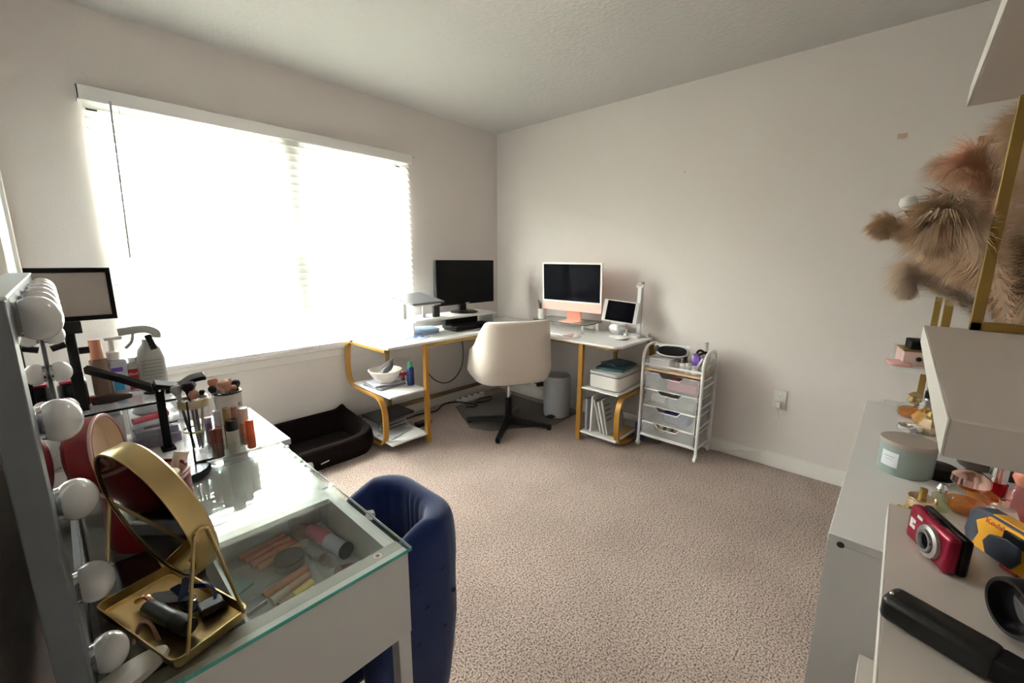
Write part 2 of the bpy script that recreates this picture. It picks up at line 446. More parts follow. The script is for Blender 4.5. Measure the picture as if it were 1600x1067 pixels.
# ------------------------------------------------------------------ L-shaped desk
DZ = .74
dk = T('corner_desk', 'L-shaped white desk on gold curved metal frames in the far corner', 'desk', (-.6, -.6, 0))
P(dk, 'desktop', MB().prism([(-1.60, -.60), (-1.60, -.07), (-.55, -.07), (-.55, -.60)][::-1], DZ - .018, DZ), WHITE, bevel=.004)
P(dk, 'desktop', MB().prism([(-.549, -.07), (-.02, -.07), (-.02, -1.66), (-.50, -1.66), (-.545, -1.62), (-.549, -.66), (-.62, -.60), (-.549, -.60)], DZ - .018, DZ), WHITE, bevel=.004)
fw = MB()
def endleg(prof, plane, ax):
    pts = smooth_path([((plane, a, z) if ax == 'x' else (a, plane, z)) for a, z in prof], 6)
    return MB().bar(pts, .036, .016, side=(1, 0, 0) if ax == 'x' else (0, 1, 0))
curve = [(-.13, .722), (-.075, .70), (-.045, .64), (-.035, .50), (-.06, .42), (-.13, .388), (-.25, .380), (-.40, .378), (-.475, .36), (-.515, .30), (-.525, .20), (-.515, .10), (-.47, .045), (-.38, .03), (-.20, .028), (-.06, .03)]
P(dk, 'curved_leg', endleg([(y, z) for y, z in curve], -1.60, 'x'), GOLDP)
P(dk, 'back_post', MB().bar([(-1.312, -.10, 0), (-1.312, -.10, DZ - .019)], .022, .03, side=(1, 0, 0)), GOLDD, bevel=.002)
P(dk, 'curved_leg', endleg([(y + .01, z) for y, z in curve], -1.655, 'y'), GOLDP)
P(dk, 'back_post', MB().bar([(-.085, -1.385, 0), (-.085, -1.385, DZ - .019)], .03, .022, side=(1, 0, 0)), GOLDD, bevel=.002)
for x, y in ((-1.308, -.592), (-.505, -1.345)):
    P(dk, 'straight_leg', MB().bar([(x, y, 0), (x, y, DZ - .019)], .028, .036, side=(1, 0, 0)), GOLDP, bevel=.002)
P(dk, 'front_rail', MB().box(-1.30, -.56, -.590, -.570, .695, .722), GOLDD, bevel=.002)
P(dk, 'front_rail', MB().box(-.50, -.48, -1.62, -.62, .700, .722), GOLDD, bevel=.002)
P(dk, 'back_rail', MB().box(-1.60, -.05, -.075, -.060, .10, .135), tone('brown_rail', (.20, .12, .06)), bevel=.002)
P(dk, 'side_rail', MB().box(-1.61, -1.59, -.57, -.10, .700, .722), GOLDP, bevel=.002)
P(dk, 'shelf', MB().box(-1.60, -1.305, -.595, -.09, .392, .405), WHITE, bevel=.003)
P(dk, 'shelf', MB().box(-1.60, -1.305, -.595, -.09, .060, .073), WHITE, bevel=.003)
P(dk, 'shelf', MB().box(-.520, -.07, -1.655, -1.365, .392, .405), WHITE, bevel=.003)
P(dk, 'shelf', MB().box(-.520, -.07, -1.655, -1.365, .060, .073), WHITE, bevel=.003)

# monitor riser on the left wing
rs_ = T('monitor_riser', 'white wooden monitor riser under the black monitor', 'riser', (-.87, -.30, DZ))
P(rs_, 'top_board', MB().box(-1.27, -.44, -.43, -.16, .845, .862), WHITE, bevel=.003)
for x in (-1.268, -.456):
    P(rs_, 'support_panel', MB().box(x, x + .014, -.40, -.18, DZ, .845), WHITE, bevel=.002)
mn = T('computer_monitor', 'black flat monitor on the white riser by the window', 'monitor', (-.67, -.28, .862))
P(mn, 'base', MB().lathe([(0, .862), (.115, .862), (.118, .868), (.10, .876), (0, .878)], (0, 0, 0), 28, M=Matrix.Translation((-.67, -.27, 0))), BLACK)
P(mn, 'neck', MB().box(-.705, -.635, -.262, -.238, .87, 1.02), BLACK, bevel=.004)
P(mn, 'bezel', MB().box(-.985, -.36, -.315, -.272, .935, 1.292).box(-.88, -.46, -.272, -.245, .98, 1.20), MSCREEN, bevel=.006)
P(mn, 'screen', MB().box(-.975, -.370, -.3165, -.3145, .953, 1.284), MSCREEN)
P(mn, 'logo', MB().box(-.692, -.650, -.3165, -.315, .939, .947), SILVER)
# laptop on glass stand
ls = T('laptop_stand', 'clear-sided laptop stand with silver legs on the riser', 'stand', (-1.17, -.32, .862))
Lp = [(-1.285, -.44, .972), (-1.045, -.44, .975), (-1.085, -.20, 1.028), (-1.325, -.20, 1.022)]
P(ls, 'platform', MB().add([Vector(p) + Vector((0, 0, d)) for d in (-.008, 0) for p in Lp], [(0, 1, 2, 3), (4, 5, 6, 7), (0, 1, 5, 4), (1, 2, 6, 5), (2, 3, 7, 6), (3, 0, 4, 7)]), SILVER)
for a, b in (((-1.268, -.30), 0), ((-1.10, -.30), 1)):
    P(ls, 'leg', MB().bar([(a[0], a[1], .862), (a[0], a[1], .992)], .028, .008, side=(1, 0, 0)), SILVER, bevel=.001)
P(ls, 'base_plate', MB().box(-1.27, -1.09, -.38, -.19, .862, .868), CLEARG)
Lc = [Vector(p) + Vector((0, 0, .002)) for p in [(-1.300, -.455, .972), (-1.020, -.455, .975), (-1.065, -.215, 1.030), (-1.345, -.215, 1.022)]]
S('laptop', 'closed dark grey laptop tilted on its stand near the window', 'laptop', MB().add([p + Vector((0, 0, d)) for d in (0, .016) for p in Lc], [(0, 1, 2, 3), (4, 5, 6, 7), (0, 1, 5, 4), (1, 2, 6, 5), (2, 3, 7, 6), (3, 0, 4, 7)]), mat('space_grey', (.13, .13, .14), .35, .6), bevel=.004)
S('phone_dock', 'small black dock standing behind the laptop stand', 'dock', MB().rbox(-1.05, -.99, -.36, -.33, .862, .945, .008), BLACK, bevel=.002)
# under the riser
kb = T('black_keyboard', 'black keyboard pushed under the white riser', 'keyboard', (-.66, -.33, DZ))
P(kb, 'body', MB().box(-.90, -.475, -.44, -.28, DZ, DZ + .03), BLACKM, bevel=.006)
kk = MB()
for i in range(14):
    for j in range(5): kk.box(-.892 + i * .029, -.868 + i * .029, -.43 + j * .028, -.407 + j * .028, DZ + .03, DZ + .034)
P(kb, 'keys', kk, BLACK)
S('speaker_bar', 'black sound bar with small pale lettering under the riser', 'speaker', MB().rbox(-.86, -.50, -.262, -.20, DZ, DZ + .075, .02), BLACKM, bevel=.004)
mo = T('computer_mouse', 'black mouse on the desk in front of the riser', 'mouse', (-.555, -.47, DZ))
P(mo, 'body', MB().ball((-.555, -.47, DZ + .006), .03, .05, .03), BLACK)
P(mo, 'wheel', MB().cyl((-.560, -.50, DZ + .028), (-.550, -.50, DZ + .028), .008, seg=10), DGREY)
for i, (x, y, wx, wy, rz, c, lab) in enumerate([(-1.125, -.29, .19, .20, .15, (.33, .45, .66), 'blue folded paper stack under the riser by the window'),
        (-1.10, -.31, .17, .16, -.25, (.55, .68, .84), 'pale blue card on top of the blue papers under the riser')]):
    S('paper_stack', lab, 'papers', MB().box(-wx / 2, wx / 2, -wy / 2, wy / 2, 0, .03 if i == 0 else .012), tone('paper%d' % i, c, .7), loc=(x, y, DZ + (0 if i == 0 else .030)), rz=rz, group=None, bevel=.002)
cb = T('coaster_pad', 'round pale pad with blue scraps on the left desk wing', 'pad', (-1.28, -.47, DZ))
P(cb, 'pad', MB().lathe([(0, DZ), (.12, DZ), (.12, DZ + .004), (0, DZ + .004)], seg=28, M=Matrix.Translation((-1.30, -.42, 0)) @ Matrix.Diagonal((1.2, .75, 1, 1))), tone('padgrey', (.45, .47, .55), .5))
for i in range(5):
    P(cb, 'scrap', MB().box(-.03, .03, -.012, .012, 0, .003, M=Matrix.Translation((-1.37 + i * .035, -.44 + .03 * (i % 2), DZ + .0045 + .001 * i)) @ Matrix.Rotation(i * 1.1, 4, 'Z')), tone('scrap_blue', (.10, .17, .38), .5))
S('white_cable', 'thin white cable hanging by the laptop stand', 'cable', MB().tube(smooth_path([(-1.345, -.24, 1.01), (-1.40, -.26, .96), (-1.39, -.30, .88), (-1.43, -.36, .80), (-1.47, -.42, DZ + .003)]), .0022, 6), tone('cable_grey', (.6, .6, .6)))

# glass riser and all-in-one computer on the right wing
gr = T('glass_riser', 'clear glass monitor shelf with silver feet on the right wing', 'riser', (-.20, -.98, DZ))
P(gr, 'glass_top', MB().rbox(-.33, -.06, -1.25, -.73, .812, .818, .03), mat('smoked_glass', (.20, .20, .19), .06, trans=0, coat=.5) if False else CLEARG)
P(gr, 'glass_edge', MB().ring_loft([[Vector((x, y, .8115)) for x, y in rrect(-.3315, -.0585, -1.2515, -.7285, .031)], [Vector((x, y, .8185)) for x, y in rrect(-.3315, -.0585, -1.2515, -.7285, .031)]], caps=False), tone('edge_dark', (.10, .12, .11), .2))
for x, y in ((-.30, -1.215), (-.09, -1.215), (-.30, -.77), (-.09, -.77)):
    P(gr, 'foot', MB().cyl((x, y, DZ), (x, y, .812), .013, seg=16), CHROME)
ic = T('desktop_computer', 'slim all-in-one computer with coral chin and white bezel', 'computer', (-.18, -1.06, .818), rz=0)
CORAL = mat('coral_metal', (.86, .33, .24), .32, .15); CORALP = mat('coral_pale', (.95, .55, .46), .35)
icx = -.235
def IM(): return Matrix.Translation((icx, -1.06, .818)) @ Matrix.Rotation(math.radians(-88), 4, 'Z') @ Matrix.Rotation(math.radians(3), 4, 'X')
M_ = IM()
P(ic, 'foot', MB().rbox(-.075, .075, -.08, .085, 0, .006, .012, M=Matrix.Translation((icx, -1.06, .818)) @ Matrix.Rotation(math.radians(-88), 4, 'Z')), CORALP, bevel=.001)
P(ic, 'stand', MB().bar([(0, .045, .006), (0, .030, .10), (0, .012, .22)], .13, .010, side=(1, 0, 0)), CORAL, bevel=.001).matrix_parent_inverse = Matrix()
bpy.data.objects[ic.children[-1].name].data.transform(INV[ic.name] @ Matrix.Translation((icx, -1.06, .818)) @ Matrix.Rotation(math.radians(-88), 4, 'Z') @ INV[ic.name].inverted())
P(ic, 'casing', MB().box(-.272, .272, -.006, .0055, .085, .462, M=M_), WPLAS, bevel=.003)
P(ic, 'bezel', MB().box(-.2725, .2725, -.0075, -.004, .152, .4625, M=M_), tone('bezel_white', (.86, .83, .80), .3), bevel=.001)
P(ic, 'chin', MB().box(-.2725, .2725, -.0078, -.004, .084, .1515, M=M_), CORALP, bevel=.001)
P(ic, 'screen', MB().box(-.258, .258, -.0082, -.0072, .165, .449, M=M_), SCREEN)
P(ic, 'back_panel', MB().box(-.272, .272, .0056, .0075, .085, .462, M=M_), CORAL)
# keyboard and mouse of that computer
S('white_keyboard', 'slim white keyboard below the glass shelf', 'keyboard', MB().box(-.055, .055, -.14, .14, 0, .010), WPLAS, loc=(-.39, -1.02, DZ), rz=0, bevel=.003)
S('white_mouse', 'small white mouse near the front foot of the glass shelf', 'mouse', MB().ball((0, 0, .006), .05, .028, .018), WPLAS, loc=(-.42, -1.245, DZ), rz=.4)
S('pink_notepad', 'thin rose notepad beside the white mouse', 'notepad', MB().box(-.05, .05, -.03, .03, 0, .008), tone('pinkpad', (.55, .33, .30)), loc=(-.41, -1.17, DZ), rz=.2)
# pen cup on the glass shelf
cp = T('pen_cup', 'white ceramic cup full of dark pens left of the coral computer', 'cup', (-.245, -.775, .818))
P(cp, 'cup', MB().lathe([(0, .818), (.035, .818), (.036, .90), (.033, .90), (.032, .824), (0, .824)], seg=20, M=Matrix.Translation((-.245, -.775, 0))), tone('cup_white', (.70, .66, .60)))
cols = [(.03, .02, .02), (.10, .05, .04), (.05, .05, .06), (.02, .02, .03), (.12, .07, .05), (.03, .03, .03)]
labs = ['tallest', 'leftmost', 'rightmost', 'shortest', 'middle', 'rearmost']
for i in range(6):
    a = i * 1.05 + .3
    S('pen', 'one of the dark pens bunched in the white cup', 'pen', MB().cyl((-.245 + .008 * math.cos(a), -.775 + .008 * math.sin(a), .826), (-.245 + .036 * math.cos(a), -.775 + .036 * math.sin(a), .950 + .012 * (i % 3)), .0050, .0038, 8), tone('pen%d' % i, cols[i]), group='dark pens in the white cup')
# tablet on stand
tb = T('tablet', 'white tablet tilted on a white pedestal stand', 'tablet', (-.20, -1.46, DZ))
P(tb, 'stand_base', MB().lathe([(0, DZ), (.062, DZ), (.062, DZ + .006), (.05, DZ + .010), (0, DZ + .012)], seg=28, M=Matrix.Translation((-.19, -1.45, 0))), WPLAS)
P(tb, 'stand_pole', MB().cyl((-.19, -1.45, DZ + .01), (-.20, -1.455, DZ + .14), .010, seg=14), CHROME)
TM = Matrix.Translation((-.215, -1.475, .93)) @ Matrix.Rotation(math.radians(-62), 4, 'Z') @ Matrix.Rotation(math.radians(-26), 4, 'X') @ Matrix.Rotation(math.radians(7), 4, 'Y')
P(tb, 'holder', MB().box(-.05, .05, .004, .016, -.09, -.01, M=TM).box(-.05, .05, -.012, .012, -.094, -.086, M=TM), WPLAS, bevel=.002)
P(tb, 'body', MB().box(-.123, .123, -.004, .004, -.085, .085, M=TM), WPLAS, bevel=.003)
P(tb, 'screen', MB().box(-.099, .099, -.0046, -.0036, -.076, .076, M=TM), SCREEN)
# folded desk lamp
dl = T('folded_desk_lamp', 'tall folded white LED desk lamp at the right end of the desk', 'lamp', (-.10, -1.56, DZ))
P(dl, 'base', MB().rbox(-.165, -.045, -1.60, -1.49, DZ, DZ + .014, .02), WPLAS, bevel=.003)
P(dl, 'lower_arm', MB().box(-.085, -.068, -1.577, -1.548, DZ + .01, 1.10), SILVER, bevel=.003)
P(dl, 'upper_arm', MB().box(-.108, -.092, -1.577, -1.548, DZ + .10, 1.12), WPLAS, bevel=.003)
P(dl, 'hinge', MB().cyl((-.098, -1.588, 1.115), (-.098, -1.538, 1.115), .014, seg=14), WPLAS)
P(dl, 'hinge_cap', MB().box(-.112, -.066, -1.580, -1.546, 1.112, 1.145), tone('cap_taupe', (.45, .38, .32)), bevel=.004)
for i, (x, y, rx, ry, rz_, lab) in enumerate([(-.27, -1.53, .07, .045, .016, 'long white dish in front of the lamp on the desk end')]):
    S('white_dish', lab, 'dish', MB().ball((x, y, DZ + .012), rx, ry, .012), WPLAS)
S('charging_cable', 'tangled white charging cables around the lamp base', 'cable', MB().tube(smooth_path([(-.20, -1.52, DZ + .01), (-.15, -1.50, DZ + .04), (-.12, -1.485, DZ + .05), (-.17, -1.47, DZ + .02), (-.14, -1.50, DZ + .03), (-.20, -1.60, DZ + .02), (-.12, -1.635, DZ + .025), (-.05, -1.63, DZ + .01), (-.03, -1.60, DZ + .006)]), .003, 6), WPLAS)
for i, (x, y, lab) in enumerate([(-.165, -1.505, 'little white charger block by the tablet stand'), (-.06, -1.625, 'little white charger block right of the lamp base')]):
    S('charger', lab, 'charger', MB().box(x - .014, x + .014, y - .014, y + .014, DZ, DZ + .028), WPLAS, bevel=.004)
S('desk_speaker', 'low white rounded speaker behind the tablet', 'speaker', MB().ball((-.09, -1.39, DZ + .042), .045, .07, .042), WPLAS)

# things on the left shelves
bw = T('white_bowl', 'white flared bowl on the middle left shelf', 'bowl', (-1.49, -.28, .43))
P(bw, 'bowl', MB().lathe([(0, .438), (.055, .438), (.085, .47), (.118, .525), (.112, .527), (.08, .475), (.05, .446), (0, .446)], seg=32, M=Matrix.Translation((-1.47, -.33, 0))), tone('bowl_white', (.78, .72, .66), .35))
S('grey_pouch', 'grey crumpled pouch lying in the white bowl', 'pouch', MB().ring_loft([[Vector((x, y, z)) for x, y, z in r] for r in [[(-1.55, -.38, .49), (-1.52, -.40, .50), (-1.53, -.37, .54), (-1.55, -.34, .52)], [(-1.46, -.36, .505), (-1.43, -.38, .51), (-1.42, -.34, .565), (-1.45, -.31, .545)], [(-1.40, -.30, .55), (-1.38, -.32, .55), (-1.385, -.28, .59), (-1.40, -.27, .58)]]]), tone('pouch_grey', (.16, .16, .18), .5), sub=1)
S('paper_flyer', 'white and plum flyer sticking up out of the bowl', 'flyer', MB().sheet(lambda u, v: Vector((-1.49 + .10 * u, -.30 - .02 * v + .01 * math.sin(3 * u), .50 + .05 * u + .05 * v)), 4, 3), tone('flyer_white', (.62, .60, .64)), solid=.002)
S('magazine', 'grey magazine under the white bowl', 'magazine', MB().box(-.112, .112, -.10, .10, 0, .016), tone('mag_grey', (.23, .24, .27)), loc=(-1.465, -.31, .405), rz=.08, bevel=.003)
S('notebook', 'pale lilac notebook between the bowl and the magazine', 'notebook', MB().box(-.11, .11, -.08, .08, 0, .014), tone('lilac', (.42, .41, .48)), loc=(-1.47, -.32, .422), rz=-.1, bevel=.003)
pk = T('pin_cushion', 'red knobbed holder right of the bowl', 'holder', (-1.345, -.36, .405))
P(pk, 'stem', MB().cyl((-1.345, -.36, .405), (-1.345, -.36, .455), .012, seg=12), tone('plum', (.12, .02, .03)))
P(pk, 'cushion', MB().ball((-1.345, -.36, .475), .032, .032, .018), tone('cushion_red', (.50, .03, .04)))
bb = T('spray_bottle', 'navy bottle with green cap on the middle left shelf', 'bottle', (-1.325, -.405, .405))
P(bb, 'body', MB().lathe([(0, .405), (.024, .405), (.026, .41), (.026, .525), (.018, .54), (0, .54)], seg=20, M=Matrix.Translation((-1.335, -.44, 0))), tone('bottle_navy', (.01, .03, .14), .25))
P(bb, 'cap', MB().lathe([(0, .54), (.017, .54), (.016, .565), (.010, .578), (0, .578)], seg=16, M=Matrix.Translation((-1.335, -.44, 0))), tone('cap_green', (.05, .38, .22), .35))
S('black_tray', 'thin black device lying on the lower left stack', 'device', MB().box(-.15, .15, -.11, .11, 0, .018), BLACK, loc=(-1.44, -.29, .166), rz=.06, bevel=.003)
st_ = T('glass_dish_rack', 'stack of clear glass panels on the bottom left shelf', 'rack', (-1.46, -.29, .073))
for i in range(3):
    P(st_, 'glass_panel', MB().box(-.112, .112, -.12, .12, 0, .006, M=Matrix.Translation((-1.455, -.27, .085 + i * .026)) @ Matrix.Rotation(.05 * i, 4, 'Z')), MILKY)
for x, y in ((-1.56, -.37), (-1.35, -.37), (-1.56, -.17), (-1.35, -.17)): P(st_, 'post', MB().cyl((x, y, .073), (x, y, .165), .006, seg=8), CHROME)
S('grey_envelope', 'grey plastic envelope on the bottom left shelf', 'envelope', MB().box(-.11, .11, -.07, .07, 0, .006), tone('env_grey', (.40, .42, .44)), loc=(-1.47, -.42, .0735), rz=.3)

# things on the right shelves
pr_ = T('white_printer', 'white rounded printer on the middle right shelf', 'printer', (-.28, -1.50, .405))
P(pr_, 'body', MB().rbox(-.485, -.09, -1.635, -1.40, .410, .505, .03), tone('printer_white', (.74, .71, .67), .4), bevel=.006)
P(pr_, 'lid', MB().rbox(-.487, -.088, -1.637, -1.398, .510, .530, .03), tone('printer_lid', (.45, .45, .44), .4), bevel=.004)
P(pr_, 'seam', MB().rbox(-.482, -.093, -1.632, -1.403, .505, .510, .028), DGREY)
S('teal_folder', 'dark teal folder lying on top of the printer', 'folder', MB().box(-.14, .14, -.10, .10, 0, .018), tone('teal_dark', (.02, .07, .09), .45), loc=(-.27, -1.50, .530), rz=.12, bevel=.003)
S('teal_notebook', 'small slate notebook on top of the teal folder', 'notebook', MB().box(-.10, .10, -.07, .07, 0, .012), tone('slate', (.05, .10, .12), .5), loc=(-.23, -1.48, .548), rz=-.2, bevel=.003)
for i, (y, tilt, hh, dpt, c, lab) in enumerate([(-1.395, 0.02, .24, .20, (.30, .30, .31), 'grey binder against the left leg on the bottom right shelf'),
        (-1.432, -0.03, .27, .22, (.82, .80, .78), 'tall white binder second from the desk leg'),
        (-1.522, .27, .25, .24, (.50, .48, .46), 'leaning grey magazine next to the white binder'),
        (-1.546, .25, .24, .23, (.66, .64, .62), 'leaning white magazine in the middle of the file row'),
        (-1.572, .22, .26, .25, (.40, .385, .37), 'leaning leaflet with printed lines at the right of the file row')]):
    M = Matrix.Translation((-.49 + dpt / 2, y, .073 if i < 2 else .078)) @ Matrix.Rotation(-tilt, 4, 'X')
    if i in (1, 4):
        fo = T('file', lab, 'file', (-.49 + dpt / 2, y, .073))
        P(fo, 'cover', MB().box(-dpt / 2, dpt / 2, -.006, .006, .004, hh, M=M), tone('file%d' % i, c))
        ln = MB()
        for k in range(4 if i == 4 else 1): ln.box(-dpt / 2 + .02, -dpt / 2 + .09, -.0068, -.0060, hh - .05 - k * .035, hh - .042 - k * .035, M=M)
        P(fo, 'printed_lines', ln, DGREY)
    else:
        S('file', lab, 'file', MB().box(-dpt / 2, dpt / 2, -.006 - .004 * (i == 0), .006, .004, hh, M=M), tone('file%d' % i, c))
S('manila_envelope', 'yellow envelope lying flat on the bottom right shelf', 'envelope', MB().box(-.46, -.20, -1.645, -1.575, .073, .078), tone('manila', (.60, .40, .15)), bevel=.001)
S('blue_bag', 'bright blue folded bag on the floor behind the bottom right shelf', 'bag', MB().box(-.27, -.10, -1.702, -1.668, .0, .15), tone('blue_bag', (.01, .05, .25), .5), bevel=.012)

# pedal bin
bn = T('pedal_bin', 'grey steel pedal bin under the right desk wing', 'bin', (-.22, -.93, 0))
MBn = Matrix.Translation((-.22, -.93, .0042))
P(bn, 'body', MB().lathe([(0, .0), (.108, .0), (.112, .02), (.112, .30), (.108, .31), (0, .31)], seg=36, M=MBn), BINM)
P(bn, 'lid', MB().lathe([(.113, .305), (.115, .315), (.108, .345), (.06, .358), (0, .36)], seg=36, M=MBn), BINM)
P(bn, 'pedal', MB().box(-.365, -.31, -.99, -.93, .016, .028).box(-.345, -.30, -.975, -.945, .008, .034), BLACK, bevel=.004)

# swivel chair
ch = T('swivel_chair', 'cream velvet swivel armchair with a black four-star base', 'chair', (-.695, -.81, .0042), rz=math.radians(-29), local=True)
def shell(rad_in):
    def fn(u, v):
        th = math.radians(-118 + 236 * u)
        k = abs(math.sin(th)) if abs(th) < PI / 2 else 1 + (abs(th) - PI / 2) * .5
        top = .872 - .25 * max(0, min(1, (abs(th) - math.radians(48)) / math.radians(50))) ** 1.2
        bot = .395 + .012 * (1 - math.cos(th))
        z = bot + (top - bot) * v
        lean = 1.0 + .12 * v * math.cos(th)
        rx = .305; ry = .26
        e = .55
        sx = math.copysign(abs(math.sin(th)) ** e, math.sin(th)); cy = math.copysign(abs(math.cos(th)) ** e, math.cos(th))
        taper = .90 + .10 * min(1, v * 5) if v < .2 else 1 - .08 * (v - .2)
        return Vector((rx * sx * taper, (-ry * cy * lean) * taper, z))
    return fn
P(ch, 'shell', MB().sheet(shell(0), 48, 14), CREAMV, solid=.055, sub=1)
P(ch, 'seat_cushion', MB().rbox(-.205, .205, -.19, .25, .405, .50, .08, 5), CREAMV, bevel=.03, bseg=3)
P(ch, 'seat_pan', MB().rbox(-.17, .17, -.15, .18, .375, .405, .06), BLACKM, bevel=.005)
P(ch, 'gas_lift', MB().cyl((0, 0, .14), (0, 0, .38), .014, seg=16), CHROME)
P(ch, 'hub', MB().cyl((0, 0, .03), (0, 0, .24), .030, .026, 18), BLACK)
P(ch, 'lever', MB().tube([(.03, -.02, .37), (.16, -.07, .365), (.21, -.09, .355)], .006, 8).box(.20, .25, -.11, -.08, .335, .365), BLACKM)
for k in range(4):
    a = math.radians(30 + 29 + 90 * k)
    d = Vector((math.cos(a), math.sin(a), 0)); n = Vector((-d.y, d.x, 0))
    rings = []
    for t, wd, zt, zb in ((0.0, .024, .085, .025), (.18, .021, .062, .022), (.345, .017, .040, .010)):
        rings.append([d * t - n * wd + Vector((0, 0, zb)), d * t + n * wd + Vector((0, 0, zb)), d * t + n * wd * .8 + Vector((0, 0, zt)), d * t - n * wd * .8 + Vector((0, 0, zt))])
    lg = P(ch, 'leg', MB().ring_loft(rings), BLACK, bevel=.003)
    P(lg, 'glide', MB().cyl(d * .325, d * .325 + Vector((0, 0, .012)), .016, seg=12), BLACKM)

# pet bed
bd = T('pet_bed', 'dark brown fabric pet bed on the carpet under the window', 'pet bed', (-1.99, -.25, 0))
def bedring(off, zf):
    X0, X1, Y0, Y1 = -2.36 + off, -1.635 - off, -.475 + off, -.025 - off
    out = []
    for i in range(72):
        a = 2 * PI * (i + .5) / 72; c, s_ = math.cos(a), math.sin(a); e = .24
        x = (X0 + X1) / 2 + (X1 - X0) / 2 * math.copysign(abs(c) ** e, c)
        y = (Y0 + Y1) / 2 + (Y1 - Y0) / 2 * math.copysign(abs(s_) ** e, s_)
        cornerness = (abs(c * s_) * 2) ** 6
        front = 1 if y < -.40 else 0
        out.append(Vector((x, y, zf(cornerness, max(0, min(1, (-.05 - y) / .4)), (x - X0) / (X1 - X0)))))
    return out
topz = lambda c, f, u: .228 - .052 * f + .034 * c * (1 - f) - .028 * f * (1 - (2 * u - 1) ** 4)
P(bd, 'bolster', MB().ring_loft([bedring(.035, lambda c, f, u: 0.0), bedring(.0, lambda c, f, u: .05), bedring(.0, lambda c, f, u: .6 * topz(c, f, u)), bedring(.006, lambda c, f, u: topz(c, f, u) - .010), bedring(.018, lambda c, f, u: topz(c, f, u)), bedring(.050, lambda c, f, u: topz(c, f, u) - .004), bedring(.062, lambda c, f, u: .85 * topz(c, f, u)), bedring(.072, lambda c, f, u: .07), bedring(.074, lambda c, f, u: .03)], caps=False), BEDF, sub=1)
P(bd, 'cushion', MB().prism([(v.x, v.y) for v in bedring(.066, lambda c, f, u: 0)], .01, .075), BEDF, bevel=.02)
P(bd, 'fabric_label', MB().box(-.026, .026, -.001, .001, -.0035, .0035, M=Matrix.Translation((-2.00, -.4765, .058)) @ Matrix.Rotation(math.radians(-8), 4, 'Y')), tone('tag_grey', (.6, .6, .58)))

# cables below the desk
S('black_cable', 'black cable drooping below the left desk wing', 'cable', MB().tube(smooth_path([(-1.27, -.52, .70), (-1.26, -.50, .57), (-1.19, -.50, .44), (-1.08, -.50, .375), (-.98, -.50, .39), (-.905, -.50, .47), (-.885, -.50, .60), (-.885, -.48, .715)]), .0042, 8), BLACK)
S('floor_cable', 'black cord snaking over the carpet along the window wall', 'cable', MB().tube(smooth_path([(-1.25, -.12, .006), (-1.05, -.10, .008), (-.90, -.14, .008), (-.78, -.10, .03), (-.66, -.14, .03), (-.56, -.22, .008), (-.54, -.28, .008), (-.60, -.29, .008), (-.64, -.24, .008)]), .0065, 8), BLACK)
S('black_adapter', 'black power adapter on the carpet beside the gold leg', 'adapter', MB().rbox(-1.21, -1.08, -.33, -.27, 0, .03, .01), BLACK, bevel=.003)
S('coiled_cord', 'flat loop of black cord on the carpet behind the swivel chair', 'cord', MB().tube([(-.40 + .10 * math.cos(a * PI / 10), -.22 + .05 * math.sin(a * PI / 10), .008) for a in range(20)], .0055, 8, close=True), BLACK)
ps = T('power_strip', 'white power strip lying by the window wall', 'power strip', (-.50, -.09, 0))
P(ps, 'body', MB().rbox(-.62, -.30, -.125, -.078, 0, .035, .01), WPLAS, bevel=.003)
for i in range(4): P(ps, 'socket', MB().cyl((-.59 + i * .075, -.10, .035), (-.59 + i * .075, -.10, .037), .016, seg=14), DGREY)

# chair mat
S('chair_mat', 'dark grey chair mat with cut corners under the swivel chair', 'mat', MB().prism([(-.70, -.16), (-.93, -.62), (-.86, -.78), (-.42, -1.07), (-.10, -1.05), (-.10, -.16)], 0, .004), mat('mat_grey', (.115, .10, .093), .7), bevel=.001)

# ------------------------------------------------------------------ rolling drawer cart
MESH = glass('wire_mesh', (1, 1, 1), rough=.6, ior=1.05, body=.30, body_col=(.72, .72, .72))
ct = T('rolling_cart', 'white metal rolling cart with four mesh drawers beside the desk', 'cart', (-.16, -1.92, 0))
CX0, CX1, CY0, CY1 = -.295, -.045, -2.115, -1.715
for y in (CY0, CY1):
    P(ct, 'side_frame', MB().tube(smooth_path([(CX0, y, .05), (CX0, y, .35), (CX0, y, .62), (CX0 + .012, y, .675), (CX0 + .05, y, .712), (CX0 + .10, y, .722), (CX1 - .10, y, .722), (CX1 - .05, y, .712), (CX1 - .012, y, .675), (CX1, y, .62), (CX1, y, .35), (CX1, y, .05)], 4), .0105, 10), WMETAL)
    for z in (.085, .225, .36, .495, .63):
        P(ct, 'side_rail', MB().cyl((CX0, y, z), (CX1, y, z), .006, seg=8), WMETAL)
for z in (.085, .60):
    P(ct, 'cross_rail', MB().cyl((CX0, CY0, z), (CX0, CY1, z), .007, seg=8), WMETAL)
    P(ct, 'cross_rail', MB().cyl((CX1, CY0, z), (CX1, CY1, z), .007, seg=8), WMETAL)
P(ct, 'wood_shelf', MB().box(CX0 - .002, CX1, CY0 + .008, CY1 - .008, .560, .574), WOOD, bevel=.001)
P(ct, 'gallery_panel', MB().box(CX0 + .004, CX0 + .006, CY0 + .01, CY1 - .01, .578, .640), CLEAR)
for x in (CX0, CX1):
    for y in (CY0, CY1):
        cs = P(ct, 'caster', MB().cyl((x - .006, y - .009, .019), (x - .006, y + .009, .019), .019, seg=16), WPLAS)
        P(cs, 'caster_fork', MB().box(x - .012, x + .006, y - .010, y + .010, .024, .05), WMETAL, bevel=.003)
DRZ = [(.430, .545), (.298, .413), (.166, .281), (.098, .149)]
DRZ = [(.430, .545), (.310, .425), (.190, .305), (.098, .185)]
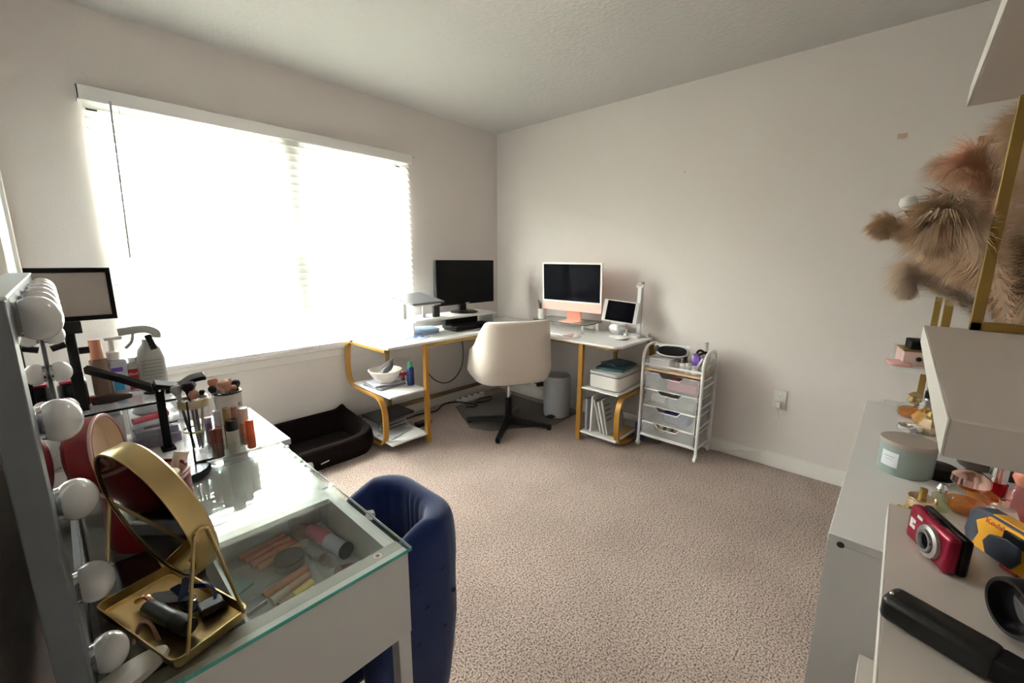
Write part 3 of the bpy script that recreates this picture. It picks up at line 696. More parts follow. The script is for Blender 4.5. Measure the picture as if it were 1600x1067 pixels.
def drawer(z0, z1):
    y0, y1 = CY0 + .02, CY1 - .02; ym = (y0 + y1) / 2
    out = [(y0, z0), (y1, z0), (y1, z1), (ym + .085, z1), (ym + .06, z1 - .028), (ym - .06, z1 - .028), (ym - .085, z1), (y0, z1)]
    f = P(ct, 'mesh_drawer', MB().ring_loft([[Vector((CX0 - .004, y, z)) for y, z in out], [Vector((CX0 - .002, y, z)) for y, z in out]]).box(CX0 + .02, CX1 - .01, y0, y0 + .002, z0, z1 - .01).box(CX0 + .02, CX1 - .01, y1 - .002, y1, z0, z1 - .01).box(CX0, CX1 - .01, y0, y1, z0, z0 + .002), MESH)
    P(f, 'wire_rim', MB().tube([(CX0 - .004, y, z) for y, z in out], .0032, 6, close=True), WMETAL)
    P(f, 'runner', MB().box(CX0, CX1 - .01, y0 - .006, y0 - .002, z1 - .02, z1 - .01), WMETAL)
    P(f, 'runner', MB().box(CX0, CX1 - .01, y1 + .002, y1 + .006, z1 - .02, z1 - .01), WMETAL)
for a, b in DRZ: drawer(a, b)
S('pink_box', 'pink packet in the top mesh drawer of the cart', 'box', MB().box(-.24, -.12, -2.07, -1.87, .434, .495), tone('hot_pink', (.75, .16, .28), .5), bevel=.004)
S('pale_box', 'pale box at the right end of the top mesh drawer', 'box', MB().box(-.24, -.10, -2.093, -2.075, .434, .52), tone('pale_box', (.60, .60, .62), .5), bevel=.003)
S('rolled_towel', 'white rolled cloth in the second mesh drawer', 'cloth', MB().cyl((-.20, -1.76, .345), (-.20, -1.86, .345), .03, seg=14), tone('towel_w', (.7, .7, .7), .8))
S('clear_case', 'grey translucent case in the second mesh drawer', 'case', MB().box(-.24, -.12, -2.06, -1.89, .316, .37), tone('case_grey', (.40, .41, .43), .4), bevel=.004)
S('navy_pouch', 'dark blue pouch in the third mesh drawer', 'pouch', MB().box(-.25, -.12, -2.03, -1.86, .194, .272), tone('navy_pouch', (.04, .035, .16), .6), bevel=.015)
for i, (y, c, lab) in enumerate([(-1.79, (.60, .58, .52), 'cream jar at the left in the bottom mesh drawer'), (-1.84, (.70, .62, .42), 'yellowish jar second from left in the bottom mesh drawer'), (-1.90, (.55, .55, .56), 'silver can in the middle of the bottom mesh drawer'), (-1.95, (.40, .25, .15), 'brown topped bottle right of the silver can in the bottom drawer')]):
    S('jar', lab, 'jar', MB().lathe([(0, .102), (.022, .102), (.022, .15), (.014, .16), (.014, .178), (0, .178)], seg=16, M=Matrix.Translation((-.20, y, 0))), tone('jar%d' % i, c, .35))
# on top of the cart
S('white_bin', 'white plastic bin at the left of the cart top', 'bin', MB().rbox(-.27, -.09, -1.895, -1.74, .5745, .645, .015), WPLAS, bevel=.003)
vr = T('headset', 'white headset with a black face opening on top of the cart', 'headset', (-.19, -1.86, .645))
MV = Matrix.Translation((-.20, -1.875, .692)) @ Matrix.Rotation(math.radians(-75), 4, 'Z') @ Matrix.Rotation(math.radians(-18), 4, 'X')
P(vr, 'visor', MB().ring_loft([[Vector((.105 * math.copysign(abs(math.cos(a)) ** .7, math.cos(a)) * k, y, .042 * math.copysign(abs(math.sin(a)) ** .8, math.sin(a)) * k)) for a in [2 * PI * i / 28 for i in range(28)]] for y, k in ((.07, .80), (.05, .98), (0, 1.0), (-.03, 1.0))], M=MV), WPLAS, bevel=.004)
P(vr, 'face_opening', MB().ring_loft([[Vector((.092 * math.copysign(abs(math.cos(a)) ** .7, math.cos(a)) * k, y, .033 * math.copysign(abs(math.sin(a)) ** .8, math.sin(a)) * k)) for a in [2 * PI * i / 28 for i in range(28)]] for y, k in ((-.030, 1.0), (-.040, .95), (-.036, .8))], M=MV), BLACKM)
P(vr, 'strap', MB().tube([MV @ Vector((.11 * math.cos(a), -.02 + .05 * math.sin(a * 1.0), .035 + .008 * math.sin(a))) for a in [PI * i / 14 for i in range(15)]], .010, 8), WPLAS)
P(vr, 'strap_pad', MB().ball((0, 0, 0), .02, .012, .02, M=MV @ Matrix.Translation((-.10, -.03, .01))), DGREY)
for i, (y, x, r, h, c, m, lab) in enumerate([(-1.925, -.22, .020, .075, (.30, .26, .24), 0, 'small brown bottle right of the white bin on the cart'),
    (-1.965, -.25, .020, .060, (.72, .68, .64), 0, 'small cream jar at the front of the cart top'), (-2.005, -.25, .022, .066, (.62, .60, .58), 0, 'small clear-capped jar at the front of the cart top, right of the cream jar'),
    (-1.96, -.19, .016, .095, (.03, .02, .02), 0, 'slim black tube standing on the cart top'), (-2.045, -.25, .020, .055, (.70, .66, .60), 0, 'white jar nearest the right post on the cart top')]):
    bo = T('cosmetic_jar', lab, 'jar', (x, y, .574))
    P(bo, 'body', MB().lathe([(0, .5745), (r, .5745), (r, .5745 + h * .7), (r * .8, .5745 + h * .75), (0, .5745 + h * .75)], seg=16, M=Matrix.Translation((x, y, 0))), tone('cj%d' % i, c, .35))
    P(bo, 'cap', MB().lathe([(0, .5745 + h * .75), (r * .8, .5745 + h * .75), (r * .8, .5745 + h), (0, .5745 + h)], seg=16, M=Matrix.Translation((x, y, 0))), tone('cjc%d' % i, [(.1, .07, .05), (.8, .78, .75), (.75, .74, .72), (.02, .02, .02), (.6, .58, .56)][i], .3))
S('purple_bag', 'crumpled purple foil bag on the cart top', 'bag', MB().ring_loft([[Vector((x, y, z)) for x, y, z in r] for r in [[(-.21, -2.01, .575), (-.15, -2.01, .575), (-.15, -2.05, .575), (-.21, -2.07, .575)], [(-.22, -1.99, .64), (-.15, -2.0, .65), (-.14, -2.07, .64), (-.22, -2.08, .63)], [(-.20, -1.985, .70), (-.16, -2.0, .715), (-.15, -2.06, .69), (-.21, -2.05, .71)]]]), tone('purple_foil', (.16, .07, .34), .3), sub=1)
S('silver_packet', 'shiny grey packet leaning on the purple bag', 'packet', MB().box(-.03, .03, -.008, .008, 0, .09, M=Matrix.Translation((-.24, -2.055, .61)) @ Matrix.Rotation(.5, 4, 'X')), tone('foil', (.5, .5, .54), .25, .5), bevel=.004)
wm = T('white_pump_bottle', 'white pump bottle rising at the back right of the cart top', 'bottle', (-.10, -2.05, .574))
P(wm, 'body', MB().lathe([(0, .5745), (.028, .5745), (.028, .69), (.012, .71), (0, .71)], seg=18, M=Matrix.Translation((-.10, -2.06, 0))), WPLAS)
P(wm, 'pump', MB().cyl((-.10, -2.06, .71), (-.10, -2.06, .752), .011, seg=12).box(-.135, -.085, -2.068, -2.052, .75, .765), WPLAS, bevel=.003)
S('black_strap', 'looped black strap resting beside the pump bottle', 'strap', MB().tube([(-.15 + .03 * math.cos(a * PI / 10), -2.055 + .035 * math.sin(a * PI / 10), .70 + .012 * math.sin(a * PI / 5)) for a in range(20)], .008, 8, close=True), BLACKM)
S('clear_bag', 'clear plastic bag hanging on the right side of the cart', 'bag', MB().ring_loft([[Vector((x, y, z)) for x, y, z in r] for r in [[(-.24, -2.13, .56), (-.14, -2.13, .55), (-.14, -2.16, .56), (-.24, -2.15, .565)], [(-.25, -2.13, .62), (-.13, -2.13, .61), (-.13, -2.17, .62), (-.25, -2.16, .61)], [(-.22, -2.128, .69), (-.16, -2.128, .69), (-.16, -2.14, .69), (-.22, -2.14, .69)]]]), CLEAR, sub=1)

# ------------------------------------------------------------------ white dresser on the front wall side
ds = T('dresser', 'white dresser with a clear smooth top between the two gold-framed shelves', 'dresser', (-1.455, -3.12, 0))
DX0, DX1, DY0, DY1, DH = -2.01, -.90, -3.325, -2.92, .77
P(ds, 'top', MB().box(DX0, DX1, DY0, DY1, DH - .018, DH), WHITEM, bevel=.001)
P(ds, 'side_panel', MB().box(DX0, DX0 + .018, DY0, DY1 - .001, 0, DH - .018), WHITEM)
P(ds, 'side_panel', MB().box(DX1 - .018, DX1, DY0, DY1 - .001, 0, DH - .018), WHITEM)
P(ds, 'back_panel', MB().box(DX0 + .018, DX1 - .018, DY0, DY0 + .008, .05, DH - .018), WHITEM)
P(ds, 'plinth', MB().box(DX0 + .018, DX1 - .018, DY0 + .05, DY1 - .04, 0, .06), WHITEM)
for r_ in range(3):
    for c_ in range(2):
        xa = DX0 + .021 + c_ * .537; za = .065 + r_ * .228
        d_ = P(ds, 'drawer', MB().box(xa, xa + .531, DY1 - .018, DY1 - .001, za, za + .222), WHITE, bevel=.001)
        P(d_, 'finger_notch', MB().box(xa + .20, xa + .33, DY1 - .012, DY1 - .0005, za + .212, za + .2225), DGREY)
P(ds, 'screw_cap', MB().cyl((DX0 - .0012, -2.941, .7535), (DX0 + .001, -2.941, .7535), .0062, seg=18), tone('cap_slate', (.06, .065, .08), .4))
# candle
cd = T('candle_jar', 'sage green ceramic candle with taupe lid and white label', 'candle', (-1.57, -3.028, DH))
Mc = Matrix.Translation((-1.57, -3.028, DH))
P(cd, 'jar', MB().lathe([(0, 0), (.050, 0), (.054, .006), (.054, .074), (0, .074)], seg=48, M=Mc), SAGE)
P(cd, 'lid', MB().lathe([(0, .0745), (.0555, .0745), (.0565, .077), (.0565, .084), (.055, .087), (0, .087)], seg=48, M=Mc), LIDM)
lb = MB()
a0 = math.radians(143)
lb.sheet(lambda u, v: Mc @ Vector((.0546 * math.cos(a0 + (u - .5) * .72), .0546 * math.sin(a0 + (u - .5) * .72), .022 + .038 * v)), 10, 1)
P(cd, 'label', lb, tone('label_white', (.72, .75, .80), .5))
lb2 = MB().sheet(lambda u, v: Mc @ Vector((.0548 * math.cos(a0 + (u - .5) * .45), .0548 * math.sin(a0 + (u - .5) * .45), .047 + .0015 * v)), 6, 1).sheet(lambda u, v: Mc @ Vector((.0548 * math.cos(a0 + (u - .5) * .35), .0548 * math.sin(a0 + (u - .5) * .35), .040 + .001 * v)), 6, 1)
P(cd, 'label_print', lb2, tone('print_grey', (.3, .32, .35), .6))

AMBER = glass('amber_glass', (.90, .50, .22), body=.25, body_col=(.75, .32, .10)); PINKG = glass('pink_glass', (.96, .62, .62), body=.25, body_col=(.8, .35, .32))
GREENG = glass('pale_green_glass', (.80, .86, .68), body=.2, body_col=(.5, .5, .35)); REDG = glass('red_glass', (.6, .05, .06), body=.5, body_col=(.35, .01, .02))
def perfume(name, label, x, y, prof, body, capprof, cap, neck=None, z=DH, cat='perfume', liquid=None, seg=28, box=None, rz=0):
    t = T(name, label, cat, (x, y, z), rz, local=True)
    if box: P(t, 'bottle', MB().rbox(-box[0], box[0], -box[1], box[1], 0.0003, box[2], min(box[0], box[1]) * .3), body, bevel=.002)
    else: P(t, 'bottle', MB().lathe(prof, seg=seg), body)
    if liquid: P(t, 'liquid', MB().lathe(liquid[0], seg=seg), liquid[1])
    if neck: P(t, 'collar', MB().cyl((0, 0, neck[0]), (0, 0, neck[1]), neck[2], seg=16), CHROME)
    P(t, 'cap', MB().lathe(capprof, seg=20), cap)
    return t
perfume('perfume_bottle', 'round amber perfume with a looped gold top at the far end of the dresser', -1.02, -3.045, [(0, .0003), (.030, .0003), (.040, .012), (.040, .030), (.028, .044), (.010, .050), (0, .050)], CLEARG, [(0, .052), (.012, .052), (.020, .058), (.012, .072), (.018, .078), (.006, .088), (0, .090)], GOLD, (.048, .054, .009), liquid=([(0, .004), (.036, .006), (.037, .026), (.028, .032), (0, .032)], AMBER))
perfume('perfume_bottle', 'ribbed silver perfume with a black square cap behind the amber ones', -.955, -3.085, [(0, .0003), (.022, .0003), (.022, .055), (0, .055)], SILVER, [(0, .060), (.013, .060), (.013, .085), (0, .085)], BLACK, (.055, .060, .012))
perfume('perfume_bottle', 'small gold diamond-cut perfume lying between amber and silver ones', -1.10, -3.075, [(0, .0003), (.020, .0003), (.034, .024), (.020, .046), (0, .046)], mat('amber_gold', (.62, .34, .10), .15, .6), [(0, .046), (.008, .046), (.012, .056), (.004, .064), (0, .064)], GOLD, seg=8)
perfume('perfume_bottle', 'tilted champagne perfume with a pointed gold cap near the candle', -1.19, -3.085, [(0, .0003), (.024, .0003), (.032, .030), (.018, .050), (0, .050)], mat('champagne', (.70, .55, .38), .2, .5), [(0, .050), (.012, .050), (.016, .060), (.002, .080), (0, .080)], GOLD, seg=6)
S('crystal_ring', 'clear faceted glass ornament between the gold perfumes and the candle', 'ornament', MB().tube([(-1.20 + .03 * math.cos(2 * PI * i / 16), -3.04 + .025 * math.sin(2 * PI * i / 16), DH + .010 + .012 * (i % 2) * .3) for i in range(16)], .008, 6, close=True), mat('crystal', (.75, .75, .77), .08, .7))
S('crystal_stone', 'small silver faceted stone right behind the candle', 'ornament', MB().ball((-1.36, -3.105, DH + .017), .026, .022, .017, seg=9, rg=5), MATS['crystal'], flat=True)
perfume('perfume_bottle', 'short round gold perfume with an upright dark gold cap at the front of the cluster', -1.785, -3.055, [(0, .0003), (.022, .0003), (.024, .003), (.024, .030), (.023, .034), (0, .034)], mat('polished_gold', (.80, .62, .42), .12, 1.0), [(.0, .034), (.0065, .034), (.0065, .054), (0, .054)], GOLDD)
S('gold_charm', 'tiny gold bow lying left of the round gold perfume', 'charm', MB().ball((-1.800, -3.032, DH + .006), .010, .007, .005).ball((-1.80, -3.022, DH + .005), .006, .005, .004), GOLD)
perfume('perfume_bottle', 'slim pale green perfume with a silver ball top', -1.745, -3.085, [(0, .0003), (.015, .0003), (.015, .034), (.008, .040), (0, .040)], GREENG, [(0, .040), (.007, .040), (.010, .050), (.006, .060), (0, .060)], CHROME)
perfume('perfume_bottle', 'large clear perfume with a big rose gold dome cap', -1.725, -3.125, [(0, .0003), (.022, .0003), (.036, .014), (.038, .030), (.028, .050), (.012, .058), (0, .058)], CLEARG, [(0, .058), (.022, .060), (.031, .070), (.030, .084), (.016, .095), (0, .098)], ROSE, liquid=([(0, .003), (.021, .003), (.033, .014), (.034, .026), (0, .027)], AMBER))
perfume('perfume_bottle', 'amber perfume with a tall silver stem stopper', -1.66, -3.155, [(0, .0003), (.018, .0003), (.026, .012), (.024, .030), (.006, .042), (0, .042)], AMBER, [(0, .042), (.005, .042), (.006, .07), (.009, .074), (0, .078)], SILVER)
perfume('perfume_bottle', 'deep red perfume with a clear silver cylinder cap', -1.60, -3.18, [(0, .0003), (.018, .0003), (.018, .040), (0, .042)], REDG, [(0, .044), (.015, .044), (.015, .080), (0, .080)], CHROME)
perfume('perfume_bottle', 'tall pink perfume with a curved peach stopper at the right of the cluster', -1.675, -3.205, [(0, .0003), (.022, .0003), (.026, .02), (.018, .060), (.010, .072), (0, .072)], PINKG, [(0, .072), (.012, .074), (.019, .090), (.014, .112), (.004, .122), (0, .123)], mat('peach_gloss', (.80, .30, .22), .15))
perfume('perfume_bottle', 'low pearly perfume in front of the tall pink one', -1.735, -3.175, [(0, .0003), (.020, .0003), (.026, .018), (.018, .038), (0, .042)], mat('pearl', (.75, .62, .58), .15, .3), [(0, .042), (.008, .042), (.008, .055), (0, .056)], ROSE)
S('black_pouf', 'round black powder tin behind the rose gold dome cap', 'tin', MB().lathe([(0, DH), (.034, DH), (.036, DH + .010), (.034, DH + .030), (0, DH + .034)], seg=24, M=Matrix.Translation((-1.545, -3.09, 0))), BLACK)
# vase with pampas grass
vs = T('floor_vase', 'wide dark brown vase holding the pampas plumes on the dresser', 'vase', (-1.39, -3.21, DH))
P(vs, 'vase', MB().lathe([(0, DH + .0004), (.075, DH + .0004), (.105, DH + .06), (.112, DH + .13), (.085, DH + .22), (.055, DH + .275), (.062, DH + .30), (.054, DH + .30), (.048, DH + .275), (0, DH + .12)], seg=40, M=Matrix.Translation((-1.39, -3.21, 0))), mat('vase_brown', (.035, .022, .016), .4))
PAMP = mat('pampas_tan', (.80, .56, .37), .85, sheen=.3, var=.35, vscale=25); PAMP2 = mat('pampas_blush', (.86, .50, .32), .85, sheen=.3, var=.25, vscale=25); PAMP3 = mat('pampas_pale', (.85, .70, .56), .85, sheen=.3, var=.2, vscale=25)
def plume(tip, m, label, fat=.055, n=4200, droop=.05, seed=1):
    rnd = random.Random(seed)
    b0 = Vector((-1.39, -3.21, DH + .20)); tip = Vector(tip)
    mid = b0.lerp(tip, .5) + Vector((0, 0, .07))
    path = smooth_path([b0, mid, tip - Vector((0, 0, -droop * .2)), tip + (tip - mid) * .10 + Vector((0, 0, -droop))], 8)
    t = T('pampas_plume', label, 'plume', tuple(b0), group='pampas plumes in the dark vase')
    P(t, 'stem', MB().tube(path, .0022, 5), PAMP)
    mb = MB(); N = len(path)
    for i in range(n):
        u = .22 + .78 * rnd.random() ** .9
        k = u * (N - 1.001); a = int(k); p = path[a].lerp(path[a + 1], k - a); d = (path[a + 1] - path[a]).normalized()
        env = math.sin(min(1, (u - .18) / .30) * PI / 2) * (1 - .75 * max(0, (u - .72) / .28))
        ang = rnd.random() * 2 * PI
        s1 = d.orthogonal().normalized(); s2 = d.cross(s1)
        o = (s1 * math.cos(ang) + s2 * math.sin(ang))
        ln = fat * env * (.25 + .62 * rnd.random())
        e1 = p + o * ln * .55 + d * ln * .45
        e2 = p + o * ln * .95 + d * ln * 1.1 + Vector((0, 0, -ln * .35)) + Vector((rnd.uniform(-1, 1), rnd.uniform(-1, 1), rnd.uniform(-1, 1))) * ln * .12
        wv = d.cross(o) * (.0006 + .0005 * rnd.random())
        mb.add([p - wv, p + wv, e1 + wv * .9, e1 - wv * .9, e2], [(0, 1, 2, 3), (3, 2, 4)])
    P(t, 'plume_head', mb, m)
    return t
for i, (tip, m, fat, dr, lab) in enumerate([
    ((-1.40, -2.915, 1.395), PAMP, .045, .03, 'pale tan pampas plume reaching furthest left toward the window'),
    ((-1.39, -3.00, 1.53), PAMP3, .035, .03, 'thin pampas plume sticking up left of the blush one'),
    ((-1.45, -3.05, 1.52), PAMP2, .075, .04, 'thick blush pampas plume at the top of the bunch'),
    ((-1.30, -3.13, 1.60), PAMP, .07, .04, 'tan pampas plume rising at the back of the bunch'),
    ((-1.52, -3.14, 1.55), PAMP, .085, .04, 'full tan pampas plume rising on the right of the bunch'),
    ((-1.62, -3.14, 1.40), PAMP, .085, .06, 'full tan pampas plume leaning right toward the near shelf'),
    ((-1.55, -3.03, 1.36), PAMP, .075, .06, 'full tan pampas plume leaning forward over the candle'),
    ((-1.47, -2.98, 1.27), PAMP3, .055, .06, 'pale low pampas plume below the long left one'),
    ((-1.42, -3.17, 1.45), PAMP, .09, .02, 'darkest full pampas plume in the centre of the bunch'),
    ((-1.58, -3.18, 1.24), PAMP, .08, .06, 'low drooping pampas plume at the vase mouth'),
    ((-2.12, -3.00, 1.36), PAMP, .050, .05, 'tan pampas plume reaching through the gold frame toward the camera'),
    ((-1.90, -3.10, 1.50), PAMP, .070, .05, 'high tan pampas plume leaning toward the camera behind the gold bar'),
    ((-1.72, -3.06, 1.33), PAMP, .075, .05, 'dense tan pampas plume just above the thick grey shelf')]):
    plume(tip, m, lab, fat * 1.15, 6500, dr, i + 3)

# ------------------------------------------------------------------ gold-framed shelves either side of the dresser
def etagere(label, x0, x1, shelf_z, y1, th, top, mtl, inset=.06, split=None):
    t = T('gold_frame_shelf', label, 'shelf', ((x0 + x1) / 2, (YS + y1) / 2 - .01, 0))
    for z in shelf_z:
        P(t, 'shelf_board', MB().box(x0, x1, YS + .015, y1, z - th, z), mtl, bevel=.0012)
    for z in shelf_z:
        P(t, 'edge_strip', MB().box(x0, x1, y1, y1 + .001, z - th, z), TRIM)
    yb = YS + .045; bw_ = .024 if split is None else .013
    for x in (x0 + inset, x1 - inset):
        segs = [(0, top, y1 - .125)] if split is None else [(0, split - th, y1 - .165), (split, top, y1 - .055)]
        for z0, z1, yf in segs:
            P(t, 'side_frame', MB().bar([(x, yf, z0), (x, yf, z1)], bw_, bw_, side=(1, 0, 0)).bar([(x, yb, z0), (x, yb, z1)], bw_, bw_, side=(1, 0, 0)).box(x - bw_ / 2, x + bw_ / 2, yb - bw_ / 2, yf + bw_ / 2, z1 - bw_, z1).box(x - bw_ / 2, x + bw_ / 2, yb - bw_ / 2, yf + bw_ / 2, z0, z0 + bw_), GOLDD, bevel=.001)
    return t
etagere('tall shelf with gold frame nearest the camera, holding the cameras', -2.60, -2.035, (.56, .88, 1.20, 1.555), -2.997, .027, 2.0, GREYL, .012, 1.20)
etagere('tall shelf with gold frame in the far corner past the dresser', -.80, -.15, (.30, .60, .90, 1.195, 1.50), -2.972, .018, 1.72, WHITE, .02)
# items on the far shelf
for i, (x, y, c, lab, hh) in enumerate([(-.72, -3.055, (.62, .20, .06), 'small amber bottle with a white cap on the far shelf', .07), (-.66, -3.085, (.40, .10, .06), 'small red bottle with a clear cap on the far shelf', .065), (-.71, -3.10, (.65, .63, .62), 'small clear silver vial on the far shelf', .05)]):
    t = T('vial', lab, 'bottle', (x, y, 1.195))
    P(t, 'body', MB().rbox(x - .016, x + .016, y - .014, y + .014, 1.1953, 1.195 + hh * .65, .004), tone('vial%d' % i, c, .2), bevel=.002)
    P(t, 'cap', MB().cyl((x, y, 1.195 + hh * .65), (x, y, 1.195 + hh), .011, seg=14), [WPLAS, CHROME, SILVER][i])
# drawer box and pink tray on the .90 board
tb_ = T('jewellery_box', 'small pink drawer box with a black knob and gold rim on the far shelf', 'box', (-.66, -3.03, .90))
MJ = Matrix.Translation((-.68, -3.045, .90)) @ Matrix.Rotation(.18, 4, 'Z')
P(tb_, 'body', MB().box(-.065, .065, -.055, .055, .0003, .055, M=MJ), tone('pink_card', (.72, .52, .48), .5), bevel=.002)
P(tb_, 'gold_rim', MB().box(-.067, .067, -.057, .057, .055, .060, M=MJ), GOLDD)
P(tb_, 'knob', MB().ball((0, 0, 0), .009, M=MJ @ Matrix.Translation((-.07, .01, .028))), BLACK)
S('black_box', 'small black box on top of the pink drawer box', 'box', MB().box(-.045, .045, -.04, .04, 0, .035), BLACKM, loc=(-.67, -3.05, .9602), rz=.2, bevel=.003)
S('pink_tray', 'flat glossy pink tray in front of the pink drawer box', 'tray', MB().rbox(-.05, .05, -.035, .035, 0, .012, .02), mat('pink_gloss', (.72, .38, .36), .2), loc=(-.755, -2.99, .9003), rz=.2, bevel=.003)
# white tulip lamp on the far shelf
tl = T('tulip_lamp', 'gold lamp with two white tulip shades on the far shelf', 'lamp', (-.50, -3.09, 1.195))
P(tl, 'base', MB().lathe([(0, 1.1953), (.05, 1.1953), (.05, 1.205), (0, 1.21)], seg=24, M=Matrix.Translation((-.50, -3.09, 0))), GOLDD)
P(tl, 'stem', MB().tube(smooth_path([(-.50, -3.09, 1.205), (-.50, -3.09, 1.30), (-.54, -3.05, 1.36), (-.60, -2.99, 1.395)]), .005, 8), GOLDD)
P(tl, 'stem', MB().tube(smooth_path([(-.50, -3.09, 1.29), (-.51, -3.05, 1.36), (-.55, -2.965, 1.42), (-.58, -2.945, 1.49)]), .005, 8), GOLDD)
for p_, d_, s_ in (((-.60, -2.99, 1.395), (-.35, .85, .35), 1.0), ((-.58, -2.945, 1.49), (-.2, .2, .9), .62)):
    P(tl, 'socket', MB().lathe([(0, -.005), (.008, -.005), (.026 * s_, .032 * s_), (0, .034 * s_)], seg=20, M=align_M(p_, d_)), GOLDD)
    P(tl, 'shade', MB().lathe([(.024 * s_, .030 * s_), (.045 * s_, .055 * s_), (.048 * s_, .085 * s_), (.036 * s_, .115 * s_), (0, .125 * s_)], seg=24, M=align_M(p_, d_), caps=False), mat('opal_shade', (.80, .78, .75), .3))

# ------------------------------------------------------------------ glass-topped vanity on the left
V = .77
VX0, VX1, VY0, VY1 = -3.035, -2.608, -2.345, -1.675
INSHADE = mat('vanity_inner_shade', (.030, .021, .018), .4)  # shade of the hollow behind the drawer, put into a dark brown colour
va = T('vanity_table', 'white makeup vanity with a see-through glass top and white legs', 'vanity', ((VX0 + VX1) / 2, (VY0 + VY1) / 2, 0))
P(va, 'glass_top', MB().box(VX0, VX1 + .005, VY0 - .005, VY1, V - .006, V), GTOP)
P(va, 'glass_edge', MB().box(VX0, VX1 + .005, VY0 - .0062, VY0 - .005, V - .006, V), TEAL, label='teal green edge of the glass top')
P(va, 'glass_edge', MB().box(VX1 + .005, VX1 + .0058, VY0 - .005, VY1, V - .006, V), tone('edge_pale', (.55, .68, .66), .2))
P(va, 'end_panel', MB().box(VX0, VX1, VY0, VY0 + .015, .585, V - .0065), WHITEM, bevel=.001)
P(va, 'end_panel', MB().box(VX0, VX1, VY1 - .015, VY1 - .0005, .585, V - .0065), WHITEM, bevel=.001)
P(va, 'back_panel', MB().box(VX0, VX0 + .012, VY0 + .015, VY1 - .015, .585, V - .0065), INSHADE)
P(va, 'bottom_panel', MB().box(VX0 + .012, VX1 - .016, VY0 + .015, VY1 - .015, .585, .597), INSHADE)
P(va, 'cover_board', MB().box(-2.865, VX1 - .016, -2.062, VY1 - .016, V - .020, V - .008), WHITEM)
P(va, 'frame_rail', MB().box(VX0 + .012, VX1 - .001, VY0 + .015, VY0 + .040, V - .016, V - .0066), tone('rail_taupe', (.50, .45, .41), .4))
P(va, 'frame_rail', MB().box(VX1 - .026, VX1 - .0165, -2.304, -2.062, V - .016, V - .0066), WHITEM)
P(va, 'screw', MB().lathe([(0, 0), (.0075, 0), (.0075, .0006), (0, .0006)], seg=18, M=Matrix.Translation((-2.655, -2.3175, V - .0066))), tone('screw_ring', (.75, .7, .65), .3))
P(va, 'screw', MB().lathe([(0, 0), (.0042, 0), (.0042, .0004), (0, .0004)], seg=14, M=Matrix.Translation((-2.655, -2.3175, V - .006))), tone('rust', (.30, .12, .06), .6))
for ya, yb_ in ((-2.330, -2.010), (-2.006, -1.690)):
    d_ = P(va, 'drawer_front', MB().box(VX1 - .016, VX1, ya, yb_, .600, V - .010), WHITE, bevel=.001)
    P(d_, 'knob', MB().lathe([(0, 0), (.004, 0), (.004, .010), (.012, .018), (.010, .026), (0, .028)], seg=8, M=align_M((VX1, (ya + yb_) / 2, V - .022), (1, 0, 0))), MATS['crystal'], flat=True)
P(va, 'drawer_tray', MB().box(-2.86, VX1 - .018, -2.328, -1.985, .660, .668).box(-2.86, -2.855, -2.328, -1.985, .668, .74).box(-2.855, VX1 - .018, -1.99, -1.985, .668, .74).box(-2.855, VX1 - .018, -2.328, -2.323, .668, .74), WHITE)
P(va, 'drawer_divider', MB().box(-2.7005, -2.698, -2.322, -1.991, .668, .735), CLEAR)
P(va, 'drawer_divider', MB().box(-2.854, -2.702, -2.125, -2.1225, .668, .735), CLEAR)
for x in (VX0 + .014, VX1 - .014):
    for y in (VY0 + .016, VY1 - .016):
        P(va, 'leg', MB().box(x - .0135, x + .0135, y - .0135, y + .0135, 0, .5845), WHITEM, bevel=.001)

# things in the glass-topped drawer
Fz = .668
def stick(name, label, cat, a, b, r, body, cap=None, capfrac=.4, group=None, r2=None):
    a = Vector(a); b = Vector(b); c = a.lerp(b, 1 - capfrac)
    t = T(name, label, cat, tuple(a.lerp(b, .5)), group=group)
    P(t, 'body', MB().tube([a, c], r, 12), body)
    if cap: P(t, 'cap', MB().tube([c, b], (r2 or r) * 1.02, 12), cap)
    return t
for i, (y, c, lab) in enumerate([(-2.003, (.85, .25, .12), 'coral lip pencil furthest back under the glass'), (-2.022, (.95, .32, .14), 'second orange lip pencil from the back under the glass'), (-2.042, (.80, .18, .07), 'dark orange lip pencil third from the back under the glass'), (-2.062, (1.0, .42, .16), 'brightest orange lip pencil, front of the four under the glass')]):
    stick('lip_pencil', lab, 'lip pencil', (-2.805 + .006 * i, y - .004, Fz + .008), (-2.712 + .004 * i, y + .006, Fz + .008), .0075, tone('lp%d' % i, c, .35), tone('lpc%d' % i, tuple(min(1, k * 1.25) for k in c), .3), .4)
cm = T('compact', 'round compact with a black lid under the vanity glass', 'compact', (-2.735, -2.095, Fz))
P(cm, 'case', MB().lathe([(0, 0), (.029, 0), (.029, .014), (0, .014)], seg=32, M=Matrix.Translation((-2.735, -2.092, Fz))), tone('compact_grey', (.32, .32, .33), .35))
P(cm, 'lid', MB().lathe([(0, .0142), (.0285, .0142), (.0285, .020), (0, .021)], seg=32, M=Matrix.Translation((-2.735, -2.092, Fz))), tone('compact_black', (.015, .02, .028), .3))
